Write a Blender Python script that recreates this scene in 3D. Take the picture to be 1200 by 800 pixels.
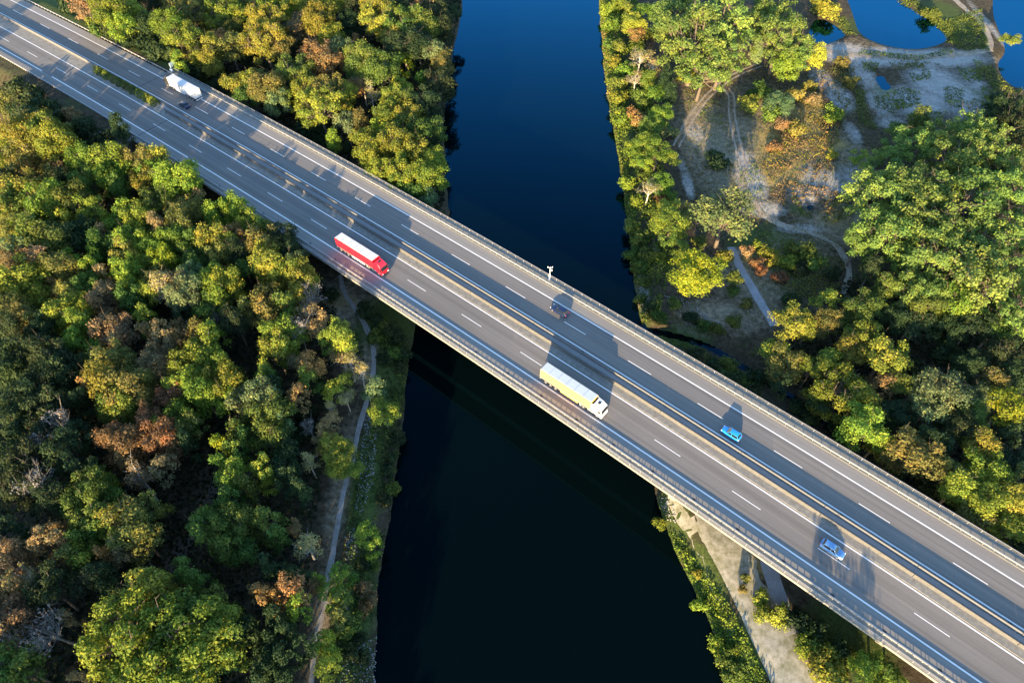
import bpy, bmesh, math, random
import numpy as np
from math import radians as RAD, sin, cos, pi
from mathutils import Vector, Matrix

# ------------------------------------------------------------------ camera, sky, sun, exposure
scene = bpy.context.scene
for _o in list(bpy.data.objects): bpy.data.objects.remove(_o)
ZD = 12.5                      # road level above the river
CAM_H = ZD + 123.9
PITCH = RAD(51.58)
cam_d = bpy.data.cameras.new('camera'); cam_d.sensor_width = 36; cam_d.sensor_fit = 'HORIZONTAL'
cam_d.lens = 24.0; cam_d.clip_start = 1; cam_d.clip_end = 20000
cam = bpy.data.objects.new('camera', cam_d); scene.collection.objects.link(cam)
cam.location = (0, 0, CAM_H); cam.rotation_euler = (pi/2 - PITCH, 0, 0)
scene.camera = cam

SUN_EL, SUN_AZ = 11.0, 16.0    # shadows run towards +y, 16 degrees to the right
w = bpy.data.worlds.new("World"); scene.world = w; w.use_nodes = True
wn = w.node_tree; bg = wn.nodes['Background']
sky = wn.nodes.new('ShaderNodeTexSky'); sky.sky_type = 'NISHITA'; sky.sun_disc = False
sky.sun_elevation = RAD(SUN_EL); sky.sun_rotation = RAD(180 + SUN_AZ)
sky.ozone_density = 3.0; sky.air_density = 1.0; sky.dust_density = 0.6
wn.links.new(sky.outputs[0], bg.inputs[0]); bg.inputs[1].default_value = 0.145
sl = bpy.data.lights.new('sun', 'SUN'); sl.energy = 5.0; sl.angle = RAD(0.5); sl.color = (1.0, 0.72, 0.39)
so_ = bpy.data.objects.new('sun', sl); scene.collection.objects.link(so_)
_d = Vector((cos(RAD(SUN_EL))*sin(RAD(SUN_AZ)), cos(RAD(SUN_EL))*cos(RAD(SUN_AZ)), -sin(RAD(SUN_EL))))
so_.rotation_euler = _d.to_track_quat('-Z', 'Y').to_euler(); so_.location = (-40, -150, 90)
vs = scene.view_settings
vs.view_transform = 'Standard'; vs.look = 'None'; vs.gamma = 1; vs.use_curve_mapping = False
vs.exposure = 2.35
scene.cycles.max_bounces = 6; scene.cycles.diffuse_bounces = 2; scene.cycles.glossy_bounces = 3
scene.cycles.transmission_bounces = 2; scene.cycles.transparent_max_bounces = 4
scene.cycles.sample_clamp_indirect = 4

C = scene.collection
RNG = np.random.default_rng(7)
random.seed(7)

# ------------------------------------------------------------------ helpers
def back(px, py, z=0.0):
    """the point of the place, at height z, that the photograph shows at a pixel (of 1200x800)"""
    x = (px - 600)/800; y = (400 - py)/800
    c, s = cos(PITCH), sin(PITCH)
    d = (x, c + y*s, -s + y*c); t = (z - CAM_H)/d[2]
    return d[0]*t, d[1]*t

PHI, KAP, RX0 = -0.685714104, -2.70382358e-4, 96.7958823
TX, TY = cos(PHI), sin(PHI); NX, NY = -TY, TX
def road_pt(s, o):
    b = o + KAP/2*s*s
    return TX*s + NX*b, RX0 + TY*s + NY*b
def road_dir(s):
    x0, y0 = road_pt(s-.5, 0); x1, y1 = road_pt(s+.5, 0)
    return math.atan2(y1-y0, x1-x0)
def world_so(x, y):
    vy = y - RX0
    a = x*TX + vy*TY; b = x*NX + vy*NY
    return a, b - KAP/2*a*a

def new_mesh(name, V, F, tone=None):
    """V (n,3), F (m,4) or (m,3) numpy"""
    me = bpy.data.meshes.new(name)
    V = np.asarray(V, np.float32); F = np.asarray(F, np.int32); k = F.shape[1]
    me.vertices.add(len(V)); me.vertices.foreach_set('co', V.ravel())
    me.loops.add(F.size); me.loops.foreach_set('vertex_index', F.ravel())
    me.polygons.add(len(F)); me.polygons.foreach_set('loop_start', np.arange(0, F.size, k, dtype=np.int32))
    try: me.polygons.foreach_set('loop_total', np.full(len(F), k, np.int32))
    except Exception: pass
    me.update(calc_edges=True)
    if tone is not None:
        at = me.attributes.new('tone', 'FLOAT', 'POINT'); at.data.foreach_set('value', np.asarray(tone, np.float32))
    return me

class MB:
    """collects simple shapes into one mesh"""
    def __init__(s): s.v = []; s.f = []; s.m = []; s.mi = 0
    def add(s, vs, fs):
        b = len(s.v); s.v += [tuple(p) for p in vs]; s.f += [tuple(b+i for i in f) for f in fs]; s.m += [s.mi]*len(fs); return s
    def box(s, x0, x1, y0, y1, z0, z1):
        return s.add([(x0,y0,z0),(x1,y0,z0),(x1,y1,z0),(x0,y1,z0),(x0,y0,z1),(x1,y0,z1),(x1,y1,z1),(x0,y1,z1)],
              [(3,2,1,0),(4,5,6,7),(0,1,5,4),(1,2,6,5),(2,3,7,6),(3,0,4,7)])
    def rings(s, rings, caps=True):
        n = len(rings[0]); vs = [p for r in rings for p in r]; fs = []
        for k in range(len(rings)-1):
            for i in range(n):
                j = (i+1) % n
                fs.append((k*n+i, k*n+j, (k+1)*n+j, (k+1)*n+i))
        if caps: fs.append(tuple(range(n-1, -1, -1))); fs.append(tuple((len(rings)-1)*n+i for i in range(n)))
        return s.add(vs, fs)
    def tube(s, pts, rad, n=6):
        rings = []
        for i, p in enumerate(pts):
            p = Vector(p); a = Vector(pts[max(0, i-1)]); b = Vector(pts[min(len(pts)-1, i+1)])
            d = (b-a).normalized() if (b-a).length > 1e-6 else Vector((0,0,1))
            u = d.orthogonal().normalized(); v = d.cross(u)
            r = rad[i] if hasattr(rad, '__len__') else rad
            rings.append([p + u*(r*cos(2*pi*k/n)) + v*(r*sin(2*pi*k/n)) for k in range(n)])
        return s.rings(rings)
    def cyl_y(s, x, y0, y1, z, r, n=16):
        return s.rings([[(x+r*cos(2*pi*k/n), y, z+r*sin(2*pi*k/n)) for k in range(n)] for y in (y0, y1)])
    def build(s, name, mats, parent=None, bevel=0, smooth=False, seg=2):
        me = bpy.data.meshes.new(name); me.from_pydata(s.v, [], s.f)
        if not isinstance(mats, (list, tuple)): mats = [mats]
        for m in mats: me.materials.append(m)
        me.polygons.foreach_set('material_index', s.m)
        bm = bmesh.new(); bm.from_mesh(me)
        bmesh.ops.recalc_face_normals(bm, faces=bm.faces)
        if bevel: bmesh.ops.bevel(bm, geom=[e for e in bm.edges if len(e.link_faces) == 2 and e.calc_face_angle(0) > .5], offset=bevel, segments=seg, affect='EDGES', profile=.5, clamp_overlap=True)
        bm.to_mesh(me); bm.free()
        if smooth:
            me.polygons.foreach_set('use_smooth', [True]*len(me.polygons))
        o = bpy.data.objects.new(name, me); C.objects.link(o)
        if parent: o.parent = parent
        return o

def empty(name, loc=(0,0,0), rz=0):
    o = bpy.data.objects.new(name, None); C.objects.link(o); o.location = loc; o.rotation_euler = (0,0,rz); o.empty_display_size = .3; return o
def tag(o, label=None, cat=None, group=None, kind=None):
    if label: o['label'] = label
    if cat: o['category'] = cat
    if group: o['group'] = group
    if kind: o['kind'] = kind
    return o
def link_mesh(name, me, mat=None, parent=None):
    o = bpy.data.objects.new(name, me); C.objects.link(o)
    if mat: me.materials.append(mat)
    if parent: o.parent = parent
    return o
def copy_tree(o, parent=None):
    c = o.copy(); C.objects.link(c); c.parent = parent
    for ch in [x for x in CHILD.get(o.name, [])]: copy_tree(ch, c)
    return c
CHILD = {}
def reg_children(root):
    for ch in root.children_recursive:
        CHILD.setdefault(ch.parent.name, []).append(ch)

# ------------------------------------------------------------------ materials
def mat(name, col, rough=.6, metal=0, spec=.5, var=0, scale=1.0, coat=0):
    m = bpy.data.materials.new(name); m.use_nodes = True; nt = m.node_tree; b = nt.nodes['Principled BSDF']
    b.inputs['Base Color'].default_value = (*col, 1); b.inputs['Roughness'].default_value = rough
    b.inputs['Metallic'].default_value = metal; b.inputs['Specular IOR Level'].default_value = spec
    if coat: b.inputs['Coat Weight'].default_value = coat
    if var:
        tc = nt.nodes.new('ShaderNodeTexCoord'); n = nt.nodes.new('ShaderNodeTexNoise'); n.inputs['Scale'].default_value = scale; n.inputs['Detail'].default_value = 6; n.inputs['Roughness'].default_value = .65
        mx = nt.nodes.new('ShaderNodeMix'); mx.data_type = 'RGBA'
        mx.inputs[6].default_value = (*[c*(1-var) for c in col], 1); mx.inputs[7].default_value = (*[min(1, c*(1+var)) for c in col], 1)
        nt.links.new(tc.outputs['Object'], n.inputs['Vector']); nt.links.new(n.outputs[0], mx.inputs[0]); nt.links.new(mx.outputs[2], b.inputs['Base Color'])
    return m

def N(nt, t, **kw):
    n = nt.nodes.new(t)
    for k, v in kw.items():
        if k.startswith('i_'):
            key = k[2:]; n.inputs[int(key) if key.isdigit() else key.replace('_', ' ')].default_value = v
        else: setattr(n, k, v)
    return n
def mixc(nt, fac, a, b, mode='MIX'):
    n = nt.nodes.new('ShaderNodeMix'); n.data_type = 'RGBA'; n.blend_type = mode
    for sock, v in ((0, fac), (6, a), (7, b)):
        if isinstance(v, bpy.types.NodeSocket): nt.links.new(v, n.inputs[sock])
        else: n.inputs[sock].default_value = v if sock == 0 else (*v, 1)
    return n.outputs[2]
def ramp(nt, src, stops):
    r = nt.nodes.new('ShaderNodeValToRGB'); e = r.color_ramp.elements
    while len(e) < len(stops): e.new(.5)
    for k, (p, c) in enumerate(stops): e[k].position = p; e[k].color = (c, c, c, 1) if not hasattr(c, '__len__') else (*c, 1)
    nt.links.new(src, r.inputs[0]); return r.outputs[0]
def noise(nt, vec, scale, detail=5, rough=.6):
    n = N(nt, 'ShaderNodeTexNoise'); n.inputs['Scale'].default_value = scale; n.inputs['Detail'].default_value = detail; n.inputs['Roughness'].default_value = rough
    if vec: nt.links.new(vec, n.inputs['Vector'])
    return n.outputs[0]

def _mr(nt, src, lo, hi):
    n = N(nt, 'ShaderNodeMapRange'); n.inputs[1].default_value = lo; n.inputs[2].default_value = hi; n.clamp = True
    nt.links.new(src, n.inputs[0]); return n.outputs[0]
def leaf_mat(name, col, trans=.38, hue=.03):
    m = bpy.data.materials.new(name); m.use_nodes = True; nt = m.node_tree; b = nt.nodes['Principled BSDF']; out = nt.nodes['Material Output']
    at = N(nt, 'ShaderNodeAttribute', attribute_name='tone'); oi = N(nt, 'ShaderNodeObjectInfo')
    base = N(nt, 'ShaderNodeRGB'); base.outputs[0].default_value = (*col, 1)
    hsv = N(nt, 'ShaderNodeHueSaturation')
    mr = N(nt, 'ShaderNodeMapRange'); mr.inputs[3].default_value = .5-hue; mr.inputs[4].default_value = .5+hue
    nt.links.new(oi.outputs['Random'], mr.inputs[0]); nt.links.new(mr.outputs[0], hsv.inputs['Hue'])
    mv = N(nt, 'ShaderNodeMath', operation='MULTIPLY_ADD'); mv.inputs[1].default_value = 5.37; mv.inputs[2].default_value = 0
    fr = N(nt, 'ShaderNodeMath', operation='FRACT'); nt.links.new(oi.outputs['Random'], mv.inputs[0]); nt.links.new(mv.outputs[0], fr.inputs[0])
    mr2 = N(nt, 'ShaderNodeMapRange'); mr2.inputs[3].default_value = .75; mr2.inputs[4].default_value = 1.25
    nt.links.new(fr.outputs[0], mr2.inputs[0])
    mu = N(nt, 'ShaderNodeMath', operation='MULTIPLY'); nt.links.new(at.outputs['Fac'], mu.inputs[0]); nt.links.new(mr2.outputs[0], mu.inputs[1])
    nt.links.new(mu.outputs[0], hsv.inputs['Value'])
    alt = mixc(nt, _mr(nt, at.outputs['Fac'], .75, 1.3), [col[0]*.78, col[1]*.95, col[2]*1.1], [col[0]*1.28, col[1]*1.04, col[2]*.95])
    nt.links.new(alt, hsv.inputs['Color'])
    nt.links.new(hsv.outputs[0], b.inputs['Base Color']); b.inputs['Roughness'].default_value = .7; b.inputs['Specular IOR Level'].default_value = .2
    tr = N(nt, 'ShaderNodeBsdfTranslucent'); nt.links.new(hsv.outputs[0], tr.inputs[0])
    ms = N(nt, 'ShaderNodeMixShader'); ms.inputs[0].default_value = trans
    nt.links.new(b.outputs[0], ms.inputs[1]); nt.links.new(tr.outputs[0], ms.inputs[2]); nt.links.new(ms.outputs[0], out.inputs[0])
    return m
LEAF = {
 'G': leaf_mat('leaf_green', (.090,.132,.022)), 'L': leaf_mat('leaf_lime', (.150,.200,.022)), 'Y': leaf_mat('leaf_yellow_green', (.185,.205,.026)),
 'O': leaf_mat('leaf_olive', (.150,.148,.034)), 'R': leaf_mat('leaf_rust', (.21,.125,.050), hue=.022), 'B': leaf_mat('leaf_tan', (.21,.155,.070), hue=.015),
 'P': leaf_mat('leaf_grey_green', (.115,.160,.060)), 'D': leaf_mat('leaf_dark_shaded_green', (.028,.048,.016)), 'S': leaf_mat('leaf_dead', (.15,.14,.12), .1, .01),  # D: dark foliage, also shade of the left wood put into leaf colour
 'X': leaf_mat('leaf_pale_birch', (.25,.225,.080), hue=.02), 'U': leaf_mat('leaf_undergrowth', (.016,.027,.009)),  # U: undergrowth colour lowered to imitate deep shade between the crowns
 'W': leaf_mat('leaf_pale_green', (.140,.215,.042), hue=.016), 'Q': leaf_mat('leaf_soft_green', (.150,.205,.062), hue=.01), 'K': leaf_mat('leaf_golden', (.205,.240,.016), hue=.006)}
BARK = mat('bark_grey_brown', (.10,.08,.06), .9, var=.4, scale=2)
BARK_G = mat('bark_silver_grey', (.19,.175,.15), .9, var=.35, scale=2)
BARK_W = mat('bark_white', (.36,.33,.28), .8, var=.25, scale=1.5)

def asphalt(name, col, streak=.16, tracks=True):
    m = bpy.data.materials.new(name); m.use_nodes = True; nt = m.node_tree; b = nt.nodes['Principled BSDF']
    tc = N(nt, 'ShaderNodeTexCoord'); al = N(nt, 'ShaderNodeAttribute', attribute_name='along').outputs['Fac']; ac = N(nt, 'ShaderNodeAttribute', attribute_name='across').outputs['Fac']
    def math_(op, x, y=None, z=None):
        n = N(nt, 'ShaderNodeMath', operation=op)
        for k, v in enumerate((x, y, z)):
            if v is None: continue
            if isinstance(v, bpy.types.NodeSocket): nt.links.new(v, n.inputs[k])
            else: n.inputs[k].default_value = v
        return n.outputs[0]
    def vec(fx, fy):
        c = N(nt, 'ShaderNodeCombineXYZ'); nt.links.new(math_('MULTIPLY', al, fx), c.inputs[0]); nt.links.new(math_('MULTIPLY', ac, fy), c.inputs[1]); return c.outputs[0]
    a = noise(nt, vec(.012, 1.6), 1.0, 6, .6)           # long streaks along the lanes
    w_ = noise(nt, vec(.05, .35), 1.0, 3, .5)
    f = noise(nt, tc.outputs['Object'], 3.5, 6, .7); l = noise(nt, tc.outputs['Object'], .05, 5, .65)
    c1 = mixc(nt, ramp(nt, a, [(.3, 0.), (.7, 1.)]), [c*(1-streak) for c in col], [c*(1+streak) for c in col])
    def mul(c, fac):
        v = N(nt, 'ShaderNodeMix'); v.data_type = 'RGBA'; v.blend_type = 'MULTIPLY'; v.inputs[0].default_value = 1
        nt.links.new(c, v.inputs[6]); nt.links.new(fac, v.inputs[7]); return v.outputs[2]
    c2 = mul(mul(c1, ramp(nt, f, [(.25, .84), (.75, 1.0)])), ramp(nt, l, [(.3, .88), (.7, 1.0)]))
    if tracks:   # wheel paths worn pale and a darker oil line in every lane (lanes 3.85 m wide, both carriageways)
        ph = math_('FRACT', math_('DIVIDE', math_('ADD', math_('ADD', ac, 3.94), math_('MULTIPLY', w_, .25)), 3.88))
        c2 = mul(c2, ramp(nt, ph, [(.0, .97), (.22, 1.06), (.34, .95), (.50, .86), (.66, .95), (.78, 1.06), (1.0, .97)]))
        # relaid stretches with their own shade of asphalt
        st = N(nt, 'ShaderNodeTexWhiteNoise', noise_dimensions='2D'); cv = N(nt, 'ShaderNodeCombineXYZ')
        nt.links.new(math_('FLOOR', math_('DIVIDE', math_('ADD', al, math_('MULTIPLY', ac, .6)), 67.0)), cv.inputs[0]); nt.links.new(math_('FLOOR', math_('DIVIDE', math_('SUBTRACT', ac, .03), 13.6)), cv.inputs[1])
        nt.links.new(cv.outputs[0], st.inputs['Vector'])
        c2 = mul(c2, mixc(nt, st.outputs['Value'], (.86, .87, .90), (1.06, 1.03, 1.0)))
    nt.links.new(c2, b.inputs['Base Color']); b.inputs['Roughness'].default_value = .85; b.inputs['Specular IOR Level'].default_value = .25
    return m
M = {}
M['asphalt'] = asphalt('asphalt', (.162,.154,.143))
M['shoulder'] = asphalt('hard_shoulder_asphalt', (.200,.192,.178), .14, False)
M['paint'] = mat('road_paint', (.62,.61,.59), .6, var=.16, scale=.5)
M['concrete'] = mat('concrete', (.205,.20,.18), .85, var=.35, scale=.8)
M['cap'] = mat('concrete_edge_cap', (.145,.145,.128), .85, var=.45, scale=.9)
M['concrete_dark'] = mat('concrete_weathered', (.15,.145,.13), .9, var=.3, scale=.4)
M['concrete_light'] = mat('pale_concrete', (.24,.24,.23), .85, var=.2, scale=.7)
M['barrier'] = mat('weathered_barrier_concrete', (.085,.085,.08), .9, var=.5, scale=1.4)
M['barrier_grey'] = mat('grey_barrier_concrete', (.105,.11,.115), .8, var=.3, scale=1.0)
M['kerbgravel'] = mat('median_grit', (.165,.162,.145), .95, var=.8, scale=1.1)
M['steel'] = mat('galvanised_steel', (.27,.275,.28), .5, metal=.3, var=.12, scale=1)
M['steel_dull'] = mat('dull_steel', (.30,.30,.29), .55, metal=.3)
M['grate'] = mat('cast_iron', (.015,.015,.015), .8)
M['joint'] = mat('rubber_joint', (.02,.02,.02), .9)
M['white'] = mat('white_paint', (.62,.63,.64), .35, coat=.3)
M['tarp_white'] = mat('white_tarpaulin', (.46,.47,.48), .5, var=.12, scale=.6)
M['tarp_grey'] = mat('pale_grey_tarpaulin', (.37,.42,.48), .55, var=.12, scale=.6)
M['tarp_yellow'] = mat('yellow_tarpaulin', (.62,.38,.10), .5, var=.06, scale=.8)
M['red'] = mat('red_paint', (.50,.008,.022), .35, coat=.4)
M['tarp_red'] = mat('red_tarpaulin', (.50,.008,.02), .5, var=.06, scale=.8)
M['glass'] = mat('dark_glass', (.01,.014,.02), .08, spec=.6)
M['rubber'] = mat('tyre_rubber', (.015,.015,.015), .85)
M['rim'] = mat('wheel_rim', (.45,.45,.46), .35, metal=.7)
M['black'] = mat('black_plastic', (.02,.02,.022), .6)
M['navy'] = mat('navy_paint', (.006,.014,.050), .3, coat=.15)
M['darkblue'] = mat('dark_blue_paint', (.006,.016,.05), .3, coat=.15)
M['skyblue'] = mat('bright_blue_paint', (.015,.24,.58), .28, coat=.6)
M['silver'] = mat('silver_blue_paint', (.09,.22,.42), .28, metal=.2, coat=.6)
M['lamp'] = mat('headlamp_glass', (.75,.77,.78), .15)
M['tail'] = mat('tail_lamp_red', (.45,.01,.01), .2)
M['signblue'] = mat('sign_pale', (.55,.65,.72), .4)
M['stone'] = mat('pale_stone', (.24,.24,.235), .9, var=.55, scale=1.3)

def path_mat(name, col, dark, scale=.8, rutted=False):
    m = bpy.data.materials.new(name); m.use_nodes = True; nt = m.node_tree; b = nt.nodes['Principled BSDF']
    tc = N(nt, 'ShaderNodeTexCoord'); f = noise(nt, tc.outputs['Object'], scale, 7, .7)
    c = mixc(nt, ramp(nt, f, [(.35, 0.), (.65, 1.)]), dark, col)
    g = noise(nt, tc.outputs['Object'], scale*6, 4, .7)
    v = mixc(nt, ramp(nt, g, [(.4, .0), (.8, .35)]), c, [d*.6 for d in dark])
    nt.links.new(v, b.inputs['Base Color']); b.inputs['Roughness'].default_value = .95; b.inputs['Specular IOR Level'].default_value = .15
    return m
M['path'] = path_mat('pale_path_gravel', (.29,.28,.265), (.17,.155,.13), .5)
M['track'] = path_mat('sandy_track', (.30,.27,.22), (.17,.14,.10), .6)
M['gravelpath'] = path_mat('stony_gravel', (.36,.34,.28), (.15,.15,.085), .7)
M['paved'] = path_mat('paved_grey', (.26,.27,.28), (.20,.20,.20), .3)
M['earth'] = path_mat('earth_track', (.12,.095,.07), (.07,.055,.04), .4)

def water_mat(name='river_water', tint=(.04,.27,.47,1)):
    m = bpy.data.materials.new(name); m.use_nodes = True; nt = m.node_tree; out = nt.nodes['Material Output']
    b = nt.nodes['Principled BSDF']; b.inputs['Base Color'].default_value = (.0006,.0026,.003,1); b.inputs['Roughness'].default_value = .8; b.inputs['Specular IOR Level'].default_value = 0
    gl = N(nt, 'ShaderNodeBsdfGlossy'); gl.inputs['Roughness'].default_value = .03; gl.inputs['Color'].default_value = tint
    fr = N(nt, 'ShaderNodeFresnel'); fr.inputs['IOR'].default_value = 1.33
    k = N(nt, 'ShaderNodeMapRange'); k.inputs[1].default_value = .0195; k.inputs[2].default_value = .10; k.inputs[3].default_value = .0035; k.inputs[4].default_value = .30; k.clamp = True
    nt.links.new(fr.outputs[0], k.inputs[0])
    tc = N(nt, 'ShaderNodeTexCoord'); n1 = noise(nt, tc.outputs['Object'], .9, 3, .5)
    bp = N(nt, 'ShaderNodeBump'); bp.inputs['Strength'].default_value = .02; bp.inputs['Distance'].default_value = .08
    nt.links.new(n1, bp.inputs['Height']); nt.links.new(bp.outputs[0], gl.inputs['Normal'])
    ms = N(nt, 'ShaderNodeMixShader'); nt.links.new(k.outputs[0], ms.inputs[0]); nt.links.new(b.outputs[0], ms.inputs[1]); nt.links.new(gl.outputs[0], ms.inputs[2])
    nt.links.new(ms.outputs[0], out.inputs[0])
    return m
M['water'] = water_mat(); M['stream'] = water_mat('stream_water', (.03,.09,.16,1))

def ground_mat():
    m = bpy.data.materials.new('ground_cover'); m.use_nodes = True; nt = m.node_tree; b = nt.nodes['Principled BSDF']
    tc = N(nt, 'ShaderNodeTexCoord'); O = tc.outputs['Object']
    a = N(nt, 'ShaderNodeAttribute', attribute_name='sand').outputs['Fac']
    g = N(nt, 'ShaderNodeAttribute', attribute_name='grass').outputs['Fac']
    r = N(nt, 'ShaderNodeAttribute', attribute_name='rust').outputs['Fac']
    dist = N(nt, 'ShaderNodeTexNoise'); dist.inputs['Scale'].default_value = .16; dist.inputs['Detail'].default_value = 9; dist.inputs['Roughness'].default_value = .72; dist.inputs['Distortion'].default_value = 1.2; nt.links.new(O, dist.inputs['Vector'])
    n1 = dist.outputs[0]; n2 = noise(nt, O, .7, 9, .75); n3 = noise(nt, O, 2.6, 6, .75)
    earth = mixc(nt, ramp(nt, n2, [(.35, 0.), (.65, 1.)]), (.022,.018,.011), (.085,.068,.042))
    grass = mixc(nt, ramp(nt, n3, [(.35, 0.), (.65, 1.)]), (.020,.036,.010), (.080,.105,.028))
    def soft(mask, nn, wd):
        s = N(nt, 'ShaderNodeMath', operation='ADD'); nt.links.new(mask, s.inputs[0]); nt.links.new(nn, s.inputs[1])
        return _mr(nt, s.outputs[0], 1-wd, 1+wd)
    def both(x, y, k=.5):
        m_ = N(nt, 'ShaderNodeMix'); m_.data_type = 'FLOAT'; m_.inputs[0].default_value = k; nt.links.new(x, m_.inputs[2]); nt.links.new(y, m_.inputs[3]); return m_.outputs[0]
    brk = both(n1, n2, .6)
    soil = mixc(nt, ramp(nt, n2, [(.35, 0.), (.65, 1.)]), (.110,.096,.062), (.27,.23,.16))
    c = mixc(nt, soft(g, brk, .12), earth, grass)
    so = N(nt, 'ShaderNodeAttribute', attribute_name='soil').outputs['Fac']
    c = mixc(nt, soft(so, brk, .2), c, soil)
    rust = mixc(nt, ramp(nt, n3, [(.3, 0.), (.7, 1.)]), (.12,.088,.035), (.34,.26,.105))
    c = mixc(nt, soft(r, brk, .15), c, rust)
    sand = mixc(nt, ramp(nt, n2, [(.3, 0.), (.7, 1.)]), (.17,.165,.15), (.33,.325,.305))
    c = mixc(nt, soft(a, brk, .26), c, sand)
    nt.links.new(c, b.inputs['Base Color']); b.inputs['Roughness'].default_value = .95; b.inputs['Specular IOR Level'].default_value = .1
    bp = N(nt, 'ShaderNodeBump'); bp.inputs['Strength'].default_value = .6; bp.inputs['Distance'].default_value = .4
    nt.links.new(n2, bp.inputs['Height']); nt.links.new(bp.outputs[0], b.inputs['Normal'])
    return m
M['ground'] = ground_mat()

# ------------------------------------------------------------------ terrain
GZ = 2.8
def bank(pxs, z=0.):
    P = sorted([back(*p, z)[::-1] for p in pxs]); ys = [p[0] for p in P]; xs = [p[1] for p in P]
    return np.array([-3000, -60] + ys + [330, 3000]), np.array([xs[0], xs[0]] + xs + [xs[-1]-4, xs[-1]-60])
LB = bank([(540,-20),(542,15),(533,50),(524,95),(519,150),(521,200),(526,250),(500,340),(484,392),(474,460),(466,540),(456,610),(443,690),(436,800)])
RB = bank([(701,-20),(704,30),(709,85),(713,115),(724,180),(733,245),(741,305),(747,355),(752,380),(764,560),(775,612),(800,665),(828,722),(846,772),(858,800)])
def smooth_noise(x, y, f, seed=0):
    r = np.random.default_rng(seed); z = 0
    for k in range(5):
        a, b, c = r.uniform(0, 6.28, 3); ff = f*(1.7**k)*.6
        z = z + np.sin(ff*(x*cos(a)+y*sin(a))+b)*np.cos(ff*(x*cos(c)-y*sin(c))+b*2)/(1.4**k)
    return z/2.2
def xl(y): return np.interp(y, *LB) + .6*smooth_noise(y*1.0, y*0+3, .35, 3)
def xr(y): return np.interp(y, *RB) + .6*smooth_noise(y*1.0, y*0+9, .35, 4)
def poly_sd(x, y, P):
    """signed distance to a polygon, negative inside"""
    P = np.array(P); d = np.full(np.shape(x), 1e9); ins = np.zeros(np.shape(x), bool)
    for i in range(len(P)):
        (x0, y0), (x1, y1) = P[i-1], P[i]
        ex, ey = x1-x0, y1-y0; t = np.clip(((x-x0)*ex+(y-y0)*ey)/(ex*ex+ey*ey+1e-9), 0, 1)
        d = np.minimum(d, np.hypot(x-x0-t*ex, y-y0-t*ey))
        c = ((y0 > y) != (y1 > y)) & (x < (x1-x0)*(y-y0)/(y1-y0+1e-12)+x0); ins ^= c
    return np.where(ins, -d, d)
def line_d(x, y, P):
    d = np.full(np.shape(x), 1e9)
    for (x0, y0), (x1, y1) in zip(P[:-1], P[1:]):
        ex, ey = x1-x0, y1-y0; t = np.clip(((x-x0)*ex+(y-y0)*ey)/(ex*ex+ey*ey+1e-9), 0, 1)
        d = np.minimum(d, np.hypot(x-x0-t*ex, y-y0-t*ey))
    return d
def pxl(L, z=GZ): return [back(*p, z) for p in L]
def chaikin(P, n=2, closed=True):
    for _ in range(n):
        Q = []
        m = len(P) if closed else len(P)-1
        if not closed: Q.append(P[0])
        for i in range(m):
            a, b = P[i], P[(i+1) % len(P)]
            Q += [(a[0]*.75+b[0]*.25, a[1]*.75+b[1]*.25), (a[0]*.25+b[0]*.75, a[1]*.25+b[1]*.75)]
        if not closed: Q.append(P[-1])
        P = Q
    return P
POND_Z = 2.0
PONDS = [chaikin(pxl(L, POND_Z)) for L in (
 [(946,46),(952,24),(966,22),(984,34),(993,41),(980,48),(965,53)],
 [(985,-20),(1000,18),(1006,40),(1030,52),(1060,58),(1088,57),(1114,47),(1104,34),(1082,18),(1056,4),(1044,-25)],
 [(1166,76),(1180,62),(1172,40),(1162,15),(1166,-25),(1290,-25),(1290,118),(1215,110),(1182,101)],
 [(1025,92),(1030,89),(1037,90),(1038,96),(1045,101),(1042,106),(1034,106),(1030,100)],
 [(943,243),(948,240),(953,241),(957,244),(950,248)])]
STREAM = chaikin(pxl([(750,383),(772,388),(800,394),(830,404),(858,420),(890,440),(935,468),(985,505)], 1.0), 2, False)
def ground_h(x, y):
    x = np.asarray(x, float); y = np.asarray(y, float)
    dl = xl(y) - x; dr = x - xr(y)
    side = np.maximum(dl, dr)
    hill = GZ + .5*smooth_noise(x, y, .05, 1) + .18*smooth_noise(x, y, .3, 2)
    h = np.where(side > 0, np.minimum(hill, side*.55+.02), np.maximum(side*.5, -2.5))
    for P in PONDS:
        if np.min(np.hypot(x-P[0][0], y-P[0][1])) < 160:
            sd = poly_sd(x, y, P); h = np.where(sd < 3, np.minimum(h, POND_Z + np.clip(sd*.35, -.8, 1.)), h)
    ds = line_d(x, y, STREAM); h = np.where((ds < 6) & (dr > 0), np.minimum(h, .5 + np.maximum(ds-1.2, -.3)*.5), h)
    s, o = world_so(x, y)
    sab = -141 - (o+9.8)/32.8*25.5
    dist = np.maximum.reduce([s-sab, -12.0-o, o-25.5, np.zeros_like(s)])
    dist = np.hypot(np.maximum(s-sab, 0)*1.6, np.maximum(np.maximum(-11.2-o, o-24.8), 0))
    e1 = ZD - .35 - dist/1.9
    dist2 = np.hypot(np.maximum(205-s, 0)*1.6, np.maximum(np.maximum(-11.2-o, o-24.8), 0)); e2 = ZD - .35 - dist2/1.9
    far = (np.abs(s) < 1200)
    h = np.where(far, np.maximum(h, np.where(side > 2, np.maximum(e1, e2), h)), h)
    return h
def gh(x, y): return float(ground_h(np.array([x]), np.array([y]))[0])
def axis(lo, hi, st, far):
    a = np.arange(lo, hi+st/2, st); g = []; v = st
    p = hi
    while p < far: v *= 1.35; p += v; g.append(p)
    g2 = []; v = st; p = lo
    while p > -far: v *= 1.35; p -= v; g2.append(p)
    return np.array(g2[::-1] + list(a) + g)
gx = axis(-250, 250, 1.0, 6000); gy = axis(5, 330, 1.0, 6000)
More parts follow.
